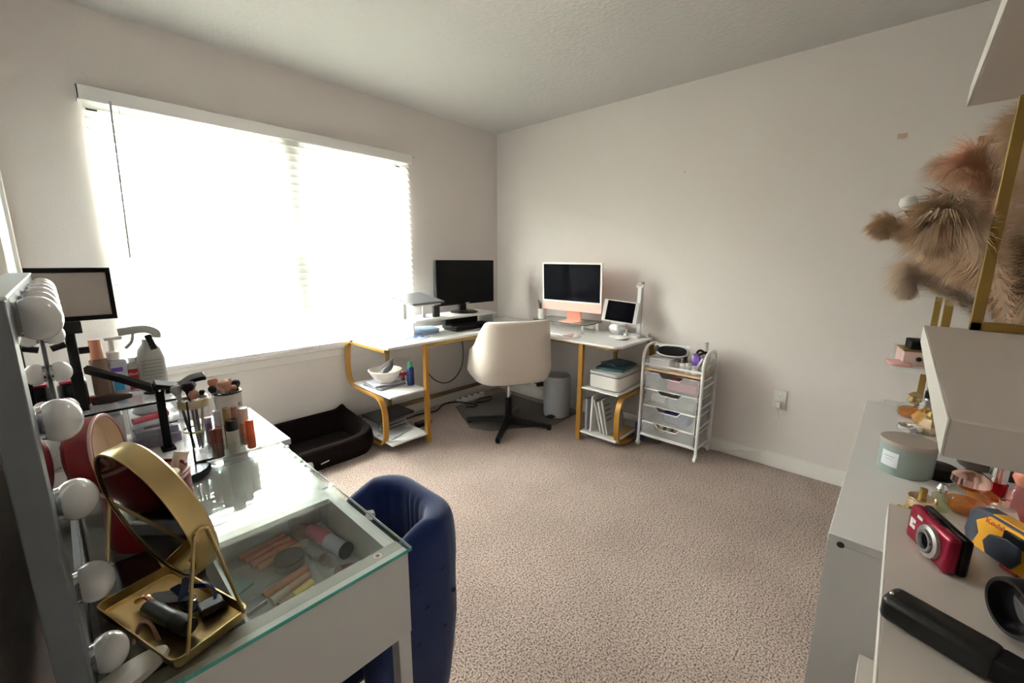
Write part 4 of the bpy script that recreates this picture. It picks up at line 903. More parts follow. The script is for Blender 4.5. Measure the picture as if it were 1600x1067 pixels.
for i, (y, c1, c2, lab) in enumerate([(-2.150, (.72, .34, .20), (.60, .30, .20), 'tan concealer tube in the middle tray under the glass'), (-2.172, (.80, .50, .34), (.70, .66, .58), 'beige concealer tube with an ivory end under the glass'), (-2.196, (.95, .78, .22), (.55, .40, .25), 'yellow concealer tube under the glass'), (-2.218, (.90, .84, .72), (.80, .78, .74), 'cream concealer tube nearest the white rail under the glass')]):
    stick('concealer_tube', lab, 'concealer', (-2.72 - .004 * i, y + .008, Fz + .009), (-2.805 + .006 * i, y - .010, Fz + .009), .0085, tone('ct%d' % i, c1, .3), tone('ctc%d' % i, c2, .3), .42)
stick('mascara_tube', 'black mascara tube nearest the front in the glass-topped drawer', 'mascara', (-2.785, -2.232, Fz + .010), (-2.845, -2.262, Fz + .010), .010, tone('mascara', (.03, .035, .04), .3), BLACK, .4)
S('silver_palette', 'flat silver palette at the left of the concealer tubes', 'palette', MB().box(-.022, .022, -.012, .012, 0, .010), SILVER, loc=(-2.825, -2.165, Fz + .0003), rz=.2, bevel=.002)
S('blue_card', 'pale blue glossy card at the left under the vanity glass', 'card', MB().box(-.018, .018, -.032, .032, 0, .004), tone('pale_blue_card', (.52, .80, .82), .3), loc=(-2.832, -2.075, Fz + .0003), rz=.35)
stick('foundation_bottle', 'pink foundation bottle with a dark grey cap in the right tray', 'foundation', (-2.668, -2.035, Fz + .017), (-2.645, -2.155, Fz + .017), .0165, tone('found_pink', (.80, .22, .34), .25), tone('found_cap', (.72, .76, .95), .25, 0), .45)
S('bottle_lid', 'round dark grey pot lid at the end of the pink foundation bottle', 'lid', MB().cyl((-2.6445, -2.1575, Fz + .018), (-2.6435, -2.163, Fz + .018), .0175, seg=24), DGREY)
stick('white_tube', 'short white tube left of the pink foundation bottle', 'tube', (-2.690, -2.085, Fz + .009), (-2.682, -2.150, Fz + .009), .0095, tone('white_tube', (.72, .72, .73), .3), CHROME, .22)
S('rose_compact', 'dark rose glossy compact in front of the pink foundation bottle', 'compact', MB().rbox(-.030, .030, -.024, .024, 0, .020, .008), mat('rose_gloss', (.26, .05, .07), .15), loc=(-2.668, -2.225, Fz + .0003), rz=-.5, bevel=.004)
S('pink_sponge', 'dusty pink sponge at the back of the right tray', 'sponge', MB().ball((0, 0, .016), .020, .030, .0155), tone('dusty_pink', (.42, .18, .20), .7), loc=(-2.682, -2.02, Fz + .0003), rz=.4)
S('clear_box', 'clear acrylic box of the left drawer section', 'box', MB().ring_loft([[Vector((x, y, Fz + .0005)) for x, y in rrect(-2.852, -2.704, -2.318, -2.130, .006)], [Vector((x, y, Fz + .06)) for x, y in rrect(-2.852, -2.704, -2.318, -2.130, .006)]], caps=False), CLEARG)

# light-up mirror standing at the back of the vanity
mr = T('lighted_mirror', 'big upright vanity mirror with a grey frame and round bulbs', 'mirror', (-3.035, -1.92, V))
MY0, MY1, MZ0, MZ1 = -2.352, -1.495, V + .0005, 1.262
mx0, mx1 = -3.049, -3.0245
P(mr, 'mirror_glass', MB().box(mx0 + .004, mx1 - .004, MY0 + .05, MY1 - .012, MZ0 + .03, MZ1 - .045), MIRROR)
P(mr, 'frame_side', MB().box(mx0, mx1, MY0, MY0 + .055, MZ0, MZ1), VFRAME, bevel=.0015)
P(mr, 'frame_side', MB().box(mx0, mx1, MY1 - .014, MY1, MZ0, MZ1), VFRAME, bevel=.0015)
P(mr, 'frame_top', MB().box(mx0, mx1, MY0 + .055, MY1 - .014, MZ1 - .05, MZ1 - .0008), VFRAME)
P(mr, 'frame_bottom', MB().box(mx0, mx1, MY0 + .055, MY1 - .014, MZ0, MZ0 + .035), VFRAME)
P(mr, 'top_cap', MB().box(mx0 - .012, mx1 + .0015, MY0 - .001, MY1 + .001, MZ1, MZ1 + .004), VTOP, bevel=.001)
def bulb(y, z, r=.0245):
    c = Vector((-3.0085, y, z))
    bb_ = P(mr, 'light_bulb', MB().ball(c, r * .82, r, r, seg=24, rg=16), BULB)
    P(bb_, 'bulb_socket', MB().cyl((mx1, y, z), (-3.0125, y, z), .019, .021, 20), CHROME)
for i, z in enumerate((1.236, 1.118, 1.018, .905, .80)): bulb(-2.27, z)
for y in (-2.135, -2.01, -1.89, -1.77, -1.65): bulb(y, 1.234)
for z in (1.125, 1.035, .945, .855): bulb(-1.525, z)

# gold round mirror on wire stand with tray
AZ = math.radians(17.4)
gm = T('round_gold_mirror', 'round gold-rimmed swivel mirror on a gold tray base', 'mirror', (-2.938, -2.222, V + .0003), AZ, local=True)
def trayring(off, z, r=.012): return [Vector((x, y, z)) for x, y in rrect(-.048 + off, .048 - off, -.104 + off, .104 - off, r)]
P(gm, 'tray', MB().ring_loft([trayring(.004, 0), trayring(0, .004), trayring(-.002, .019), trayring(0, .019), trayring(.002, .005), trayring(.006, .003)]), GOLD)
zc = .173
for s_ in (-1, 1):
    y = .107 * s_
    P(gm, 'wire_stand', MB().tube(smooth_path([(-.034, y, .018), (-.010, y * 1.02, zc - .012), (-.004, y * 1.02, zc + .006), (.006, y * 1.02, zc + .006), (.012, y * 1.02, zc - .012), (.040, y, .018)], 6), .0024, 8), GOLD)
nrm = Vector((-.976, 0, -.218)); cM = Vector((-.012, 0, zc))
MM = align_M(cM, -nrm)
P(gm, 'rim', MB().lathe([(.1035, -.001), (.1065, -.001), (.1075, .002), (.1075, .027), (.104, .030), (0, .030), (0, .027), (.100, .027), (.1035, .002)], seg=72, M=MM, caps=False), GOLD)
P(gm, 'mirror_glass', MB().lathe([(0, .0015), (.1034, .0015), (.1034, .004), (0, .004)], seg=64, M=MM), GMIRROR)
P(gm, 'pivot', MB().cyl((-.004, -.112, zc), (-.004, -.104, zc), .006, seg=14), GOLD)
P(gm, 'pivot', MB().cyl((-.004, .104, zc), (-.004, .112, zc), .006, seg=14), GOLD)
# things in the gold tray
tz = V + .006
stick('lipstick', 'thick glossy black lipstick tube lying at the front of the gold tray', 'lipstick', (-2.962, -2.196, tz + .011), (-2.928, -2.285, tz + .012), .0115, BLACK, BLACKM, .35)
for i, (a, b, c, lab) in enumerate([((-2.955, -2.160), (-2.915, -2.200), 0, 'slim black hair clip with silver teeth furthest back in the gold tray'), ((-2.958, -2.172), (-2.918, -2.215), 1, 'black hair clip in the middle of the gold tray'), ((-2.955, -2.186), (-2.912, -2.232), 2, 'black hair clip beside the lipstick in the gold tray')]):
    t = T('hair_clip', lab, 'hair clip', (a[0], a[1], tz))
    A = Vector((a[0], a[1], tz + .004 + .002 * i)); B = Vector((b[0], b[1], tz + .012 + .002 * i))
    P(t, 'jaw', MB().bar([A, A.lerp(B, .5), B], .010, .002, side=(.7, .7, 0)), DGREY)
    P(t, 'jaw', MB().bar([A, A.lerp(B, .5) + Vector((0, 0, -.003)), B + Vector((0, 0, -.006))], .009, .002, side=(.7, .7, 0)), CHROME)
cw = T('claw_clip', 'navy open claw clip standing in the right of the gold tray', 'hair clip', (-2.915, -2.24, tz))
for k, off in ((1, 0), (-1, .0)):
    P(cw, 'claw_arm', MB().bar(smooth_path([(-2.913, -2.245, tz + .004), (-2.921 - .004 * k, -2.222, tz + .010), (-2.921 + .008 * k, -2.197, tz + .030 + .004 * k)], 5), .012, .004, side=(1, .2, 0)), tone('navy_gloss', (.01, .02, .07), .15))
P(cw, 'claw_arm', MB().bar(smooth_path([(-2.905, -2.195, tz + .012), (-2.890, -2.215, tz + .014), (-2.888, -2.245, tz + .010), (-2.900, -2.262, tz + .004)], 5), .008, .004, side=(0, 0, 1)), tone('navy_gloss', (.01, .02, .07), .15))
P(cw, 'hinge', MB().box(-2.912, -2.880, -2.266, -2.240, tz, tz + .012), BLACK, bevel=.003)
S('rose_clip', 'rose gold twisted clip at the left in the gold tray', 'hair clip', MB().tube(smooth_path([(-2.972, -2.165, tz + .008), (-2.962, -2.185, tz + .022), (-2.956, -2.195, tz + .012), (-2.962, -2.180, tz + .006)]), .004, 8), COPPER)
# small extras by the mirror foot
S('hand_mirror_back', 'white oval hand mirror lying at the near corner of the vanity', 'mirror', MB().lathe([(0, 0), (.046, 0), (.050, .004), (.048, .010), (0, .013)], seg=40, M=Matrix.Translation((-2.998, -2.302, V + .0006)) @ Matrix.Rotation(math.radians(18), 4, 'Z') @ Matrix.Diagonal((.95, .42, 1, 1))), tone('ivory_plastic', (.66, .62, .57), .3))
S('clear_pouch', 'small clear pouch with rose edging beside the bottom bulb', 'pouch', MB().tube(smooth_path([(-2.985, -2.245, V + .004), (-2.975, -2.225, V + .016), (-2.965, -2.235, V + .018), (-2.960, -2.262, V + .004)]), .0025, 8), tone('rose_edge', (.40, .22, .18), .3))

# red round case, open, in front of the mirror
rc = T('red_train_case', 'red round leather case with its cream-lined lid open', 'case', (-2.922, -1.945, V))
Mr = Matrix.Translation((-2.922, -1.945, V + .0005))
P(rc, 'body', MB().lathe([(0, 0), (.064, 0), (.067, .006), (.067, .122), (.064, .124), (.061, .122), (.061, .010), (0, .010)], seg=56, M=Mr), RED)
P(rc, 'lining', MB().lathe([(.0608, .118), (.0608, .011), (0, .0108)], seg=48, M=Mr, caps=False), CREAM)
P(rc, 'zip', MB().lathe([(.0672, .112), (.0684, .114), (.0684, .118), (.0672, .120)], seg=72, M=Mr, caps=False), tone('zip_pale', (.62, .42, .38), .4, .4))
ML = align_M((-2.962, -1.93, V + .184), (.93, -.34, .12))
P(rc, 'lid', MB().lathe([(0, -.044), (.058, -.044), (.067, -.035), (.067, 0), (.063, 0), (.062, -.024), (0, -.027)], seg=56, M=ML), RED)
P(rc, 'lid_lining', MB().lathe([(0, -.0262), (.0615, -.0232), (.0625, -.001)], seg=48, M=ML, caps=False), CREAM)
P(rc, 'zip', MB().lathe([(.0672, -.006), (.0684, -.005), (.0684, -.001), (.0672, 0)], seg=72, M=ML, caps=False), tone('zip_pale', (.62, .42, .38), .4, .4))
# things standing in the red case
def tub(name, label, cat, x, y, z, r, h, body, cap, capf=.3, tilt=(0, 0), seg=18):
    M = Matrix.Translation((x, y, z)) @ Matrix.Rotation(tilt[0], 4, 'X') @ Matrix.Rotation(tilt[1], 4, 'Y')
    t = T(name, label, cat, (x, y, z))
    hb = h * (1 - capf)
    P(t, 'body', MB().lathe([(0, 0), (r * .96, 0), (r, r * .1), (r, hb), (0, hb)], seg=seg, M=M), body)
    if cap: P(t, 'cap', MB().lathe([(0, hb), (r * .98, hb), (r * .98, h - r * .08), (r * .9, h), (0, h)], seg=seg, M=M), cap)
    return t
cz = V + .012
tub('nail_polish', 'amber bottle with black cap at the back of the red case', 'bottle', -2.938, -1.908, cz, .012, .135, tone('amber_solid', (.22, .07, .02), .15), BLACK, .3, (.2, .1))
tub('serum_tube', 'pale pink tube lying across the mouth of the red case', 'tube', -2.905, -1.935, cz, .013, .135, tone('pale_pink_tube', (.72, .52, .45), .4), tone('pale_pink_cap', (.75, .62, .55), .4), .3, (-.25, .35))
tub('serum_tube', 'cream curved tube at the front edge of the red case', 'tube', -2.900, -1.965, cz, .012, .125, tone('cream_tube', (.74, .55, .42), .4), tone('cream_tube_cap', (.80, .66, .52), .4), .3, (.2, .1))
tub('orange_pot', 'orange-red pot in the middle of the red case', 'pot', -2.925, -1.962, cz, .013, .105, tone('orange_pot', (.80, .13, .05), .35), None, 0)
S('powder_brush_head', 'small brown brush head poking out behind the gold rim', 'brush', MB().cyl((-2.945, -1.925, cz), (-2.945, -1.915, V + .115), .004, seg=10).ball((-2.945, -1.913, V + .130), .013, .013, .017), tone('brush_brown', (.33, .15, .08), .8))

# folding stand with black post and round base, and small standing mirror
fs = T('panel_stand', 'clear upright panel with a black edge on a round black base', 'stand', (-2.832, -1.715, V))
P(fs, 'base', MB().lathe([(0, 0), (.049, 0), (.051, .003), (.051, .012), (.048, .014), (0, .014)], seg=48, M=Matrix.Translation((-2.832, -1.715, V + .0005))), BLACK)
P(fs, 'base_top', MB().lathe([(0, .0142), (.046, .0142), (.046, .0148), (0, .0148)], seg=48, M=Matrix.Translation((-2.832, -1.715, V + .0005))), mat('steel_disc', (.50, .54, .60), .25, .8))
MP = frame_M((-2.783, -1.700, V + .0155), (.98, -.20, 0), (0, .05, 1))
P(fs, 'clear_panel', MB().box(-.024, .030, 0, .165, -.0015, .0015, M=MP), CLEAR)
P(fs, 'black_edge', MB().box(-.028, -.024, 0, .165, -.003, .003, M=MP).box(-.024, .030, 0, .004, -.003, .003, M=MP), BLACK)
ph = T('phone_holder', 'black folding phone holder with a jointed arm and clamp', 'holder', (-2.835, -1.50, V))
P(ph, 'base', MB().box(-2.85, -2.82, -1.52, -1.48, V + .0005, V + .006), BLACKM)
P(ph, 'post', MB().box(-2.845, -2.827, -1.512, -1.498, V + .006, .962), BLACKM, bevel=.001)
P(ph, 'joint', MB().cyl((-2.850, -1.505, .955), (-2.822, -1.505, .955), .012, seg=16), BLACK)
P(ph, 'bolt', MB().cyl((-2.836, -1.5125, .945), (-2.836, -1.5150, .945), .0028, seg=12), CHROME)
P(ph, 'arm', MB().bar([(-2.845, -1.50, .950), (-2.90, -1.44, .977), (-2.965, -1.38, 1.005)], .014, .020, side=(.4, .4, .2)), BLACKM, bevel=.001)
P(ph, 'clamp', MB().bar(smooth_path([(-2.845, -1.51, .965), (-2.81, -1.515, .955), (-2.79, -1.52, .952), (-2.765, -1.53, .968), (-2.735, -1.535, .972)], 5), .030, .012, side=(0, .9, .3)).box(-2.825, -2.795, -1.525, -1.505, .935, .958), BLACK, bevel=.002)

# white drawer cabinet beyond the vanity
wc = T('drawer_cabinet', 'white drawer cabinet butted against the far end of the vanity', 'cabinet', (-2.81, -1.475, 0))
P(wc, 'top', MB().box(-3.045, -2.572, -1.673, -1.285, V - .018, V), WHITE, bevel=.001)
P(wc, 'body', MB().box(-3.04, -2.592, -1.668, -1.290, .05, V - .0185), WHITE)
P(wc, 'plinth', MB().box(-3.03, -2.62, -1.66, -1.30, 0, .05), WHITE)
for i in range(4):
    d_ = P(wc, 'drawer', MB().box(-2.5915, -2.576, -1.666, -1.292, .06 + i * .172, .06 + i * .172 + .168), WHITE, bevel=.001)
    P(d_, 'handle', MB().box(-2.5755, -2.566, -1.53, -1.43, .06 + i * .172 + .14, .06 + i * .172 + .15), WHITE, bevel=.001)

# clear organizer with drawers and its contents
OZ = .905
og = T('acrylic_organizer', 'wide clear acrylic makeup organizer on the cabinet by the mirror', 'organizer', (-2.91, -1.37, V))
ox0, ox1, oy0, oy1 = -3.025, -2.785, -1.470, -1.262
P(og, 'top_sheet', MB().box(ox0, ox1, oy0, oy1, OZ - .004, OZ), MILKY)
P(og, 'front_sheet', MB().box(ox0, ox1, oy0, oy0 + .003, V + .0005, OZ - .004), CLEAR)
P(og, 'side_sheet', MB().box(ox0, ox0 + .003, oy0 + .003, oy1, V + .0005, OZ - .004), CLEAR)
P(og, 'side_sheet', MB().box(ox1 - .003, ox1, oy0 + .003, oy1, V + .0005, OZ - .004), CLEAR)
P(og, 'divider', MB().box(-2.905, -2.902, oy0 + .003, oy1, V + .0005, OZ - .004), CLEAR)
P(og, 'inner_shelf', MB().box(-2.902, ox1 - .003, oy0 + .003, oy1, .838, .841), MILKY)
P(og, 'black_trim', MB().box(ox0, ox1, oy0 - .0015, oy0, OZ - .006, OZ), BLACK)
S('white_case', 'white rounded box inside the left half of the clear organizer', 'box', MB().rbox(-3.018, -2.912, -1.455, -1.30, V + .001, .885, .02), tone('case_white', (.74, .70, .66), .35), bevel=.006)
S('purple_palette', 'purple eyeshadow palette in the lower right of the clear organizer', 'palette', MB().rbox(-2.898, -2.795, -1.46, -1.30, V + .001, V + .030, .01), tone('palette_purple', (.10, .04, .14), .35), bevel=.002)
S('black_palette', 'grey-black palette stacked on the purple palette in the organizer', 'palette', MB().box(-2.895, -2.80, -1.455, -1.32, V + .031, V + .050), tone('palette_black', (.10, .10, .13), .3), bevel=.002)
stick('red_lipstick', 'red lipstick lying on the inner shelf of the organizer', 'lipstick', (-2.895, -1.44, .852), (-2.815, -1.42, .852), .009, tone('lip_red', (.72, .04, .08), .3), tone('lip_red_cap', (.60, .05, .07), .3), .4)
S('silver_pouch', 'silver-grey pouch in the organizer under the red lipstick', 'pouch', MB().ball((-2.85, -1.36, .859), .04, .05, .016), tone('pouch_silver', (.55, .57, .62), .3, .3))
stick('plum_tube', 'plum tube at the front right of the organizer', 'tube', (-2.875, -1.452, .832), (-2.80, -1.448, .832), .005, tone('plum_tube', (.16, .04, .08), .35), BLACK, .3)

# bottles on top of the organizer
bt = T('lotion_bottle', 'taupe bottle with an orange-brown cap beside the light stand', 'bottle', (-2.937, -1.30, OZ))
P(bt, 'body', MB().rbox(-2.955, -2.917, -1.325, -1.300, OZ + .0005, OZ + .085, .010), tone('taupe_bottle', (.30, .20, .16), .4), bevel=.003)
P(bt, 'cap', MB().lathe([(0, 0), (.0135, 0), (.0125, .042), (0, .043)], seg=20, M=Matrix.Translation((-2.937, -1.312, OZ + .086))), tone('cap_orange', (.58, .26, .16), .4))
sn = T('sanitizer_bottle', 'pump bottle with a purple and blue label', 'bottle', (-2.900, -1.290, OZ))
P(sn, 'body', MB().rbox(-2.915, -2.880, -1.318, -1.292, OZ + .0005, OZ + .080, .009), tone('sanitizer', (.66, .68, .78), .25), bevel=.004)
P(sn, 'neck', MB().lathe([(0, 0), (.013, 0), (.013, .016), (.006, .020), (.006, .045), (0, .045)], seg=18, M=Matrix.Translation((-2.903, -1.305, OZ + .081))), WPLAS)
P(sn, 'pump_nozzle', MB().box(-2.915, -2.880, -1.310, -1.300, OZ + .124, OZ + .131), WPLAS, bevel=.002)
P(sn, 'label', MB().box(-2.914, -2.882, -1.3192, -1.3182, OZ + .012, OZ + .066), tone('label_pale', (.70, .72, .85), .4))
P(sn, 'label', MB().box(-2.913, -2.890, -1.3202, -1.3192, OZ + .054, OZ + .064), tone('label_violet', (.16, .10, .50), .4))
P(sn, 'label', MB().box(-2.911, -2.892, -1.3202, -1.3192, OZ + .012, OZ + .042), tone('label_blue', (.05, .42, .80), .4))
al = T('alcohol_bottle', 'flat white bottle with a red label', 'bottle', (-2.862, -1.29, OZ))
P(al, 'body', MB().rbox(-2.878, -2.848, -1.312, -1.290, OZ + .0005, OZ + .072, .008), tone('alc_white', (.74, .74, .74), .35), bevel=.003)
P(al, 'cap', MB().lathe([(0, 0), (.009, 0), (.009, .012), (0, .012)], seg=16, M=Matrix.Translation((-2.863, -1.301, OZ + .073))), WPLAS)
P(al, 'label', MB().box(-2.8785, -2.8475, -1.3135, -1.3125, OZ + .008, OZ + .058), tone('label_red', (.50, .012, .03), .4))
tm = textmesh('Alcohol', .0085); MT = frame_M((-2.863, -1.3137, OZ + .046), (1, 0, 0), (0, 0, 1))
tm.v = [MT @ v for v in tm.v]
P(al, 'label_text', tm, tone('text_white', (.85, .8, .8), .5))
sp = T('trigger_bottle', 'grey trigger spray bottle with fine print in front of the blind', 'bottle', (-2.823, -1.29, OZ))
P(sp, 'body', MB().ring_loft([[Vector((x, y, z)) for x, y in rrect(-2.823 - a, -2.823 + a, -1.308 - b, -1.308 + b, b * .8)] for a, b, z in ((.024, .016, OZ + .0005), (.026, .018, OZ + .01), (.025, .018, OZ + .07), (.020, .015, OZ + .092), (.011, .011, OZ + .105), (.010, .010, OZ + .115))]), tone('spray_grey', (.46, .46, .44), .35))
sl_ = MB()
for k in range(7): sl_.box(-2.842, -2.806, -1.3275, -1.3263, OZ + .020 + k * .008, OZ + .0212 + k * .008)
P(sp, 'fine_print', sl_, tone('print_dark', (.25, .25, .24), .5))
P(sp, 'print_block', MB().box(-2.812, -2.806, -1.3278, -1.3264, OZ + .010, OZ + .018), tone('block_brown', (.22, .16, .10), .5))
P(sp, 'trigger_head', MB().bar(smooth_path([(-2.870, -1.30, OZ + .134), (-2.850, -1.302, OZ + .136), (-2.825, -1.306, OZ + .137), (-2.808, -1.308, OZ + .128), (-2.808, -1.308, OZ + .116)], 4), .018, .016, side=(0, 1, 0)), tone('trigger_grey', (.50, .49, .47), .4), bevel=.003)
P(sp, 'trigger', MB().bar(smooth_path([(-2.846, -1.305, OZ + .130), (-2.850, -1.305, OZ + .112), (-2.862, -1.303, OZ + .098)], 4), .010, .005, side=(0, 1, 0)), tone('trigger_grey', (.50, .49, .47), .4))
P(sp, 'black_nozzle', MB().box(-.006, .006, -.006, .006, 0, .034, M=Matrix.Translation((-2.816, -1.332, OZ + .093)) @ Matrix.Rotation(-.25, 4, 'Y')), BLACK, bevel=.002)
bt.scale = (1.05, 1.05, 1.32); sn.scale = (1.12, 1.12, 1.30); al.scale = (1.15, 1.1, 1.22); sp.scale = (1.32, 1.2, 1.36)
S('black_sunglasses_case', 'black curved glasses case lying under the spray bottle', 'case', MB().ball((0, 0, .009), .038, .014, .009), BLACK, loc=(-2.822, -1.385, OZ + .0003), rz=.15)
S('hair_tool', 'brown-black hair tool lying behind the holder arm', 'hair tool', MB().tube([(-2.965, -1.40, OZ + .014), (-2.93, -1.405, OZ + .016), (-2.885, -1.40, OZ + .012)], [.012, .015, .006], 12), tone('tool_brown', (.05, .025, .022), .35))
bg_ = T('black_pouch', 'black makeup bag with a red lining behind the mirror bulbs', 'bag', (-3.0, -1.33, OZ))
P(bg_, 'bag', MB().rbox(-3.024, -2.968, -1.40, -1.29, OZ + .0005, OZ + .070, .012), mat('glossy_black', (.012, .010, .012), .2), bevel=.006)
P(bg_, 'red_lining', MB().box(-3.018, -2.974, -1.395, -1.30, OZ + .071, OZ + .078), tone('lining_red', (.42, .02, .05), .5), bevel=.002)
S('red_sponge', 'bright red sponge at the foot of the light stand', 'sponge', MB().ball((-2.962, -1.372, OZ + .012), .011, .012, .0115), tone('sponge_red', (.75, .04, .06), .6))

# LED light panel on its small stand
ld = T('photo_light', 'rectangular photo light with a black frame on a black stand', 'lamp', (-2.985, -1.43, OZ))
P(ld, 'column', MB().box(-2.996, -2.972, -1.432, -1.410, OZ + .0005, OZ + .105), BLACKM, bevel=.002)
P(ld, 'column', MB().cyl((-2.982, -1.42, OZ + .10), (-2.982, -1.42, OZ + .225), .010, seg=14).box(-3.0, -2.958, -1.435, -1.405, OZ + .205, OZ + .235), BLACKM, bevel=.002)
P(ld, 'knob', MB().cyl((-2.972, -1.43, OZ + .16), (-2.952, -1.43, OZ + .16), .009, seg=12), BLACK)
P(ld, 'knob', MB().cyl((-2.992, -1.43, OZ + .18), (-3.018, -1.43, OZ + .172), .008, seg=12), BLACK)
ML2 = frame_M((-2.962, -1.42, 1.208), (1, -.02, 0), (0, -.05, 1))
P(ld, 'frame', MB().box(-.075, .075, .055, .067, -.007, .007, M=ML2).box(-.075, .075, -.067, -.055, -.007, .007, M=ML2).box(-.075, -.0655, -.055, .055, -.007, .007, M=ML2).box(.0655, .075, -.055, .055, -.007, .007, M=ML2).box(-.07, .07, -.06, .06, -.009, -.005, M=ML2), BLACKM, bevel=.001)
P(ld, 'diffuser', MB().box(-.0658, .0658, -.0558, .0558, .0035, .0045, M=ML2), mat('diffuser_taupe', (.48, .43, .39), .35, spec=.2))

# brush cups
cc = T('clear_brush_cup', 'clear cup with a yellow ring holding makeup brushes', 'cup', (-2.795, -1.56, V))
Mq = Matrix.Translation((-2.775, -1.565, V + .0005))
P(cc, 'cup', MB().lathe([(0, 0), (.034, 0), (.034, .155), (.032, .155), (.032, .003), (0, .003)], seg=36, M=Mq), CLEAR)
P(cc, 'yellow_ring', MB().lathe([(.0300, .058), (.0315, .058), (.0315, .064), (.0300, .064)], seg=36, M=Mq, caps=False), tone('ring_yellow', (.72, .70, .25), .4))
P(cc, 'gold_band', MB().lathe([(.0342, .128), (.0348, .128), (.0348, .150), (.0342, .150)], seg=36, M=Mq, caps=False), GOLD)
wq = T('white_brush_cup', 'white cup with vertical dark lettering full of brushes', 'cup', (-2.695, -1.60, V))
Mw = Matrix.Translation((-2.700, -1.60, V + .0005))
P(wq, 'cup', MB().lathe([(0, 0), (.031, 0), (.033, .16), (.031, .16), (.029, .003), (0, .003)], seg=36, M=Mw), tone('cup_cream', (.64, .61, .57), .35))
P(wq, 'black_rim', MB().lathe([(.0330, .158), (.0342, .158), (.0342, .162), (.0300, .162), (.0300, .158)], seg=36, M=Mw, caps=False), BLACK)
let = MB()
for k in range(5):
    a = math.radians(-52)
    c0 = Mw @ Vector((.0329 * math.cos(a), .0329 * math.sin(a), .125 - k * .018))
    Mk = frame_M(c0, (-math.sin(a), math.cos(a), 0), (0, 0, 1))
    let.box(-.005, -.003, -.005, .005, -.0003, .0006, M=Mk).box(-.003, .004, .003, .005, -.0003, .0006, M=Mk).box(.002, .004, -.005, .003 if k % 2 else -.001, -.0003, .0006, M=Mk)
P(wq, 'lettering', let, DGREY)
def brush(label, x0, y0, x1, y1, zt, r, hair, ferr=SILVER, col=BLACK, flat=1.0):
    t = T('makeup_brush', label, 'brush', (x0, y0, V + .005))
    A = Vector((x0, y0, V + .006)); B = Vector((x1, y1, zt)); d = (B - A).normalized()
    P(t, 'handle', MB().tube([A, A.lerp(B, .5), B - d * .020], [.0028, .0040, .0035], 10), col)
    P(t, 'ferrule', MB().tube([B - d * .022, B], [.0040, r * .62], 14), ferr)
    P(t, 'hair', MB().lathe([(0, 0), (r * .62, 0), (r * .98, r * .7), (r, r * 1.15), (r * .75, r * 1.75), (0, r * 2.05)], seg=20, M=align_M(B, d)), hair)
HT = mat('hair_tan', (.50, .25, .17), .85, bump=.2, bscale=400); HB = mat('hair_black', (.03, .022, .022), .85); HG = mat('hair_grey', (.36, .34, .33), .85); HP = mat('hair_pink', (.60, .36, .28), .85)
brush('grey-haired brush furthest left in the clear cup', -2.785, -1.560, -2.806, -1.565, .940, .013, HG)
brush('wide black-haired brush in the clear cup', -2.775, -1.565, -2.783, -1.575, .945, .014, HB, BLACK)
brush('tan-haired brush at the front of the clear cup', -2.770, -1.575, -2.775, -1.588, .925, .012, HT)
brush('small white-tipped brush behind the black one', -2.770, -1.555, -2.768, -1.545, .945, .009, HG)
brush('slim gold-handled brush in the clear cup', -2.765, -1.560, -2.752, -1.560, .925, .007, HB, GOLD, GOLD)
brush('large round tan brush at the front of the white cup', -2.700, -1.605, -2.708, -1.612, .935, .017, HT)
brush('tan brush at the back left of the white cup', -2.705, -1.595, -2.724, -1.575, .945, .013, HT)
brush('small pink brush at the back of the white cup', -2.695, -1.590, -2.690, -1.575, .945, .009, HP)
brush('black-haired brush furthest right in the white cup', -2.690, -1.60, -2.678, -1.598, .938, .011, HB, BLACK)
brush('narrow brown brush on the right of the white cup', -2.690, -1.605, -2.688, -1.615, .935, .008, HT, GOLD)
brush('short black brush between the two cups', -2.715, -1.600, -2.733, -1.598, .935, .010, HB)

# acrylic lipstick holder with cosmetics
lo = T('lipstick_holder', 'clear acrylic holder crowded with lipsticks and a foundation', 'holder', (-2.72, -1.68, V))
hx0, hx1, hy0, hy1 = -2.778, -2.668, -1.735, -1.645
P(lo, 'base_block', MB().box(hx0, hx1, hy0, hy1, V + .0005, V + .022), CLEAR)
P(lo, 'front_sheet', MB().box(hx0, hx1, hy0, hy0 + .002, V + .022, V + .060), CLEARG)
P(lo, 'back_sheet', MB().box(hx0, hx1, hy1 - .002, hy1, V + .022, V + .085), CLEARG)
P(lo, 'side_sheet', MB().box(hx1 - .002, hx1, hy0 + .002, hy1 - .002, V + .022, V + .060), CLEARG)
P(lo, 'side_sheet', MB().box(hx0, hx0 + .002, hy0 + .002, hy1 - .002, V + .022, V + .060), CLEARG)
P(lo, 'divider', MB().box(hx0 + .002, hx1 - .002, -1.692, -1.690, V + .022, V + .060), CLEARG)
lz = V + .0225
tub('foundation', 'square-shouldered cream foundation bottle with a black cap', 'foundation', -2.725, -1.714, lz, .0145, .092, tone('found_cream', (.62, .56, .50), .3), tone('cap_blk', (.012, .012, .012), .25), .3)
tub('blush_stick', 'bright orange-red stick at the right of the holder', 'makeup stick', -2.684, -1.712, lz, .0105, .080, tone('stick_orange', (.85, .11, .03), .35), tone('stick_orange_cap', (.90, .16, .06), .3), .5)
tub('lipstick_tube', 'brown lipstick tube at the left front of the holder', 'lipstick', -2.757, -1.715, lz, .0085, .080, tone('tube_brown', (.16, .06, .045), .3), tone('tube_brown_cap', (.22, .07, .05), .25), .5)
tub('lipstick_tube', 'copper-brown lipstick tube beside the brown one', 'lipstick', -2.768, -1.708, lz, .0070, .076, tone('tube_copper', (.24, .10, .07), .3), tone('tube_copper_cap', (.28, .12, .08), .25), .5)
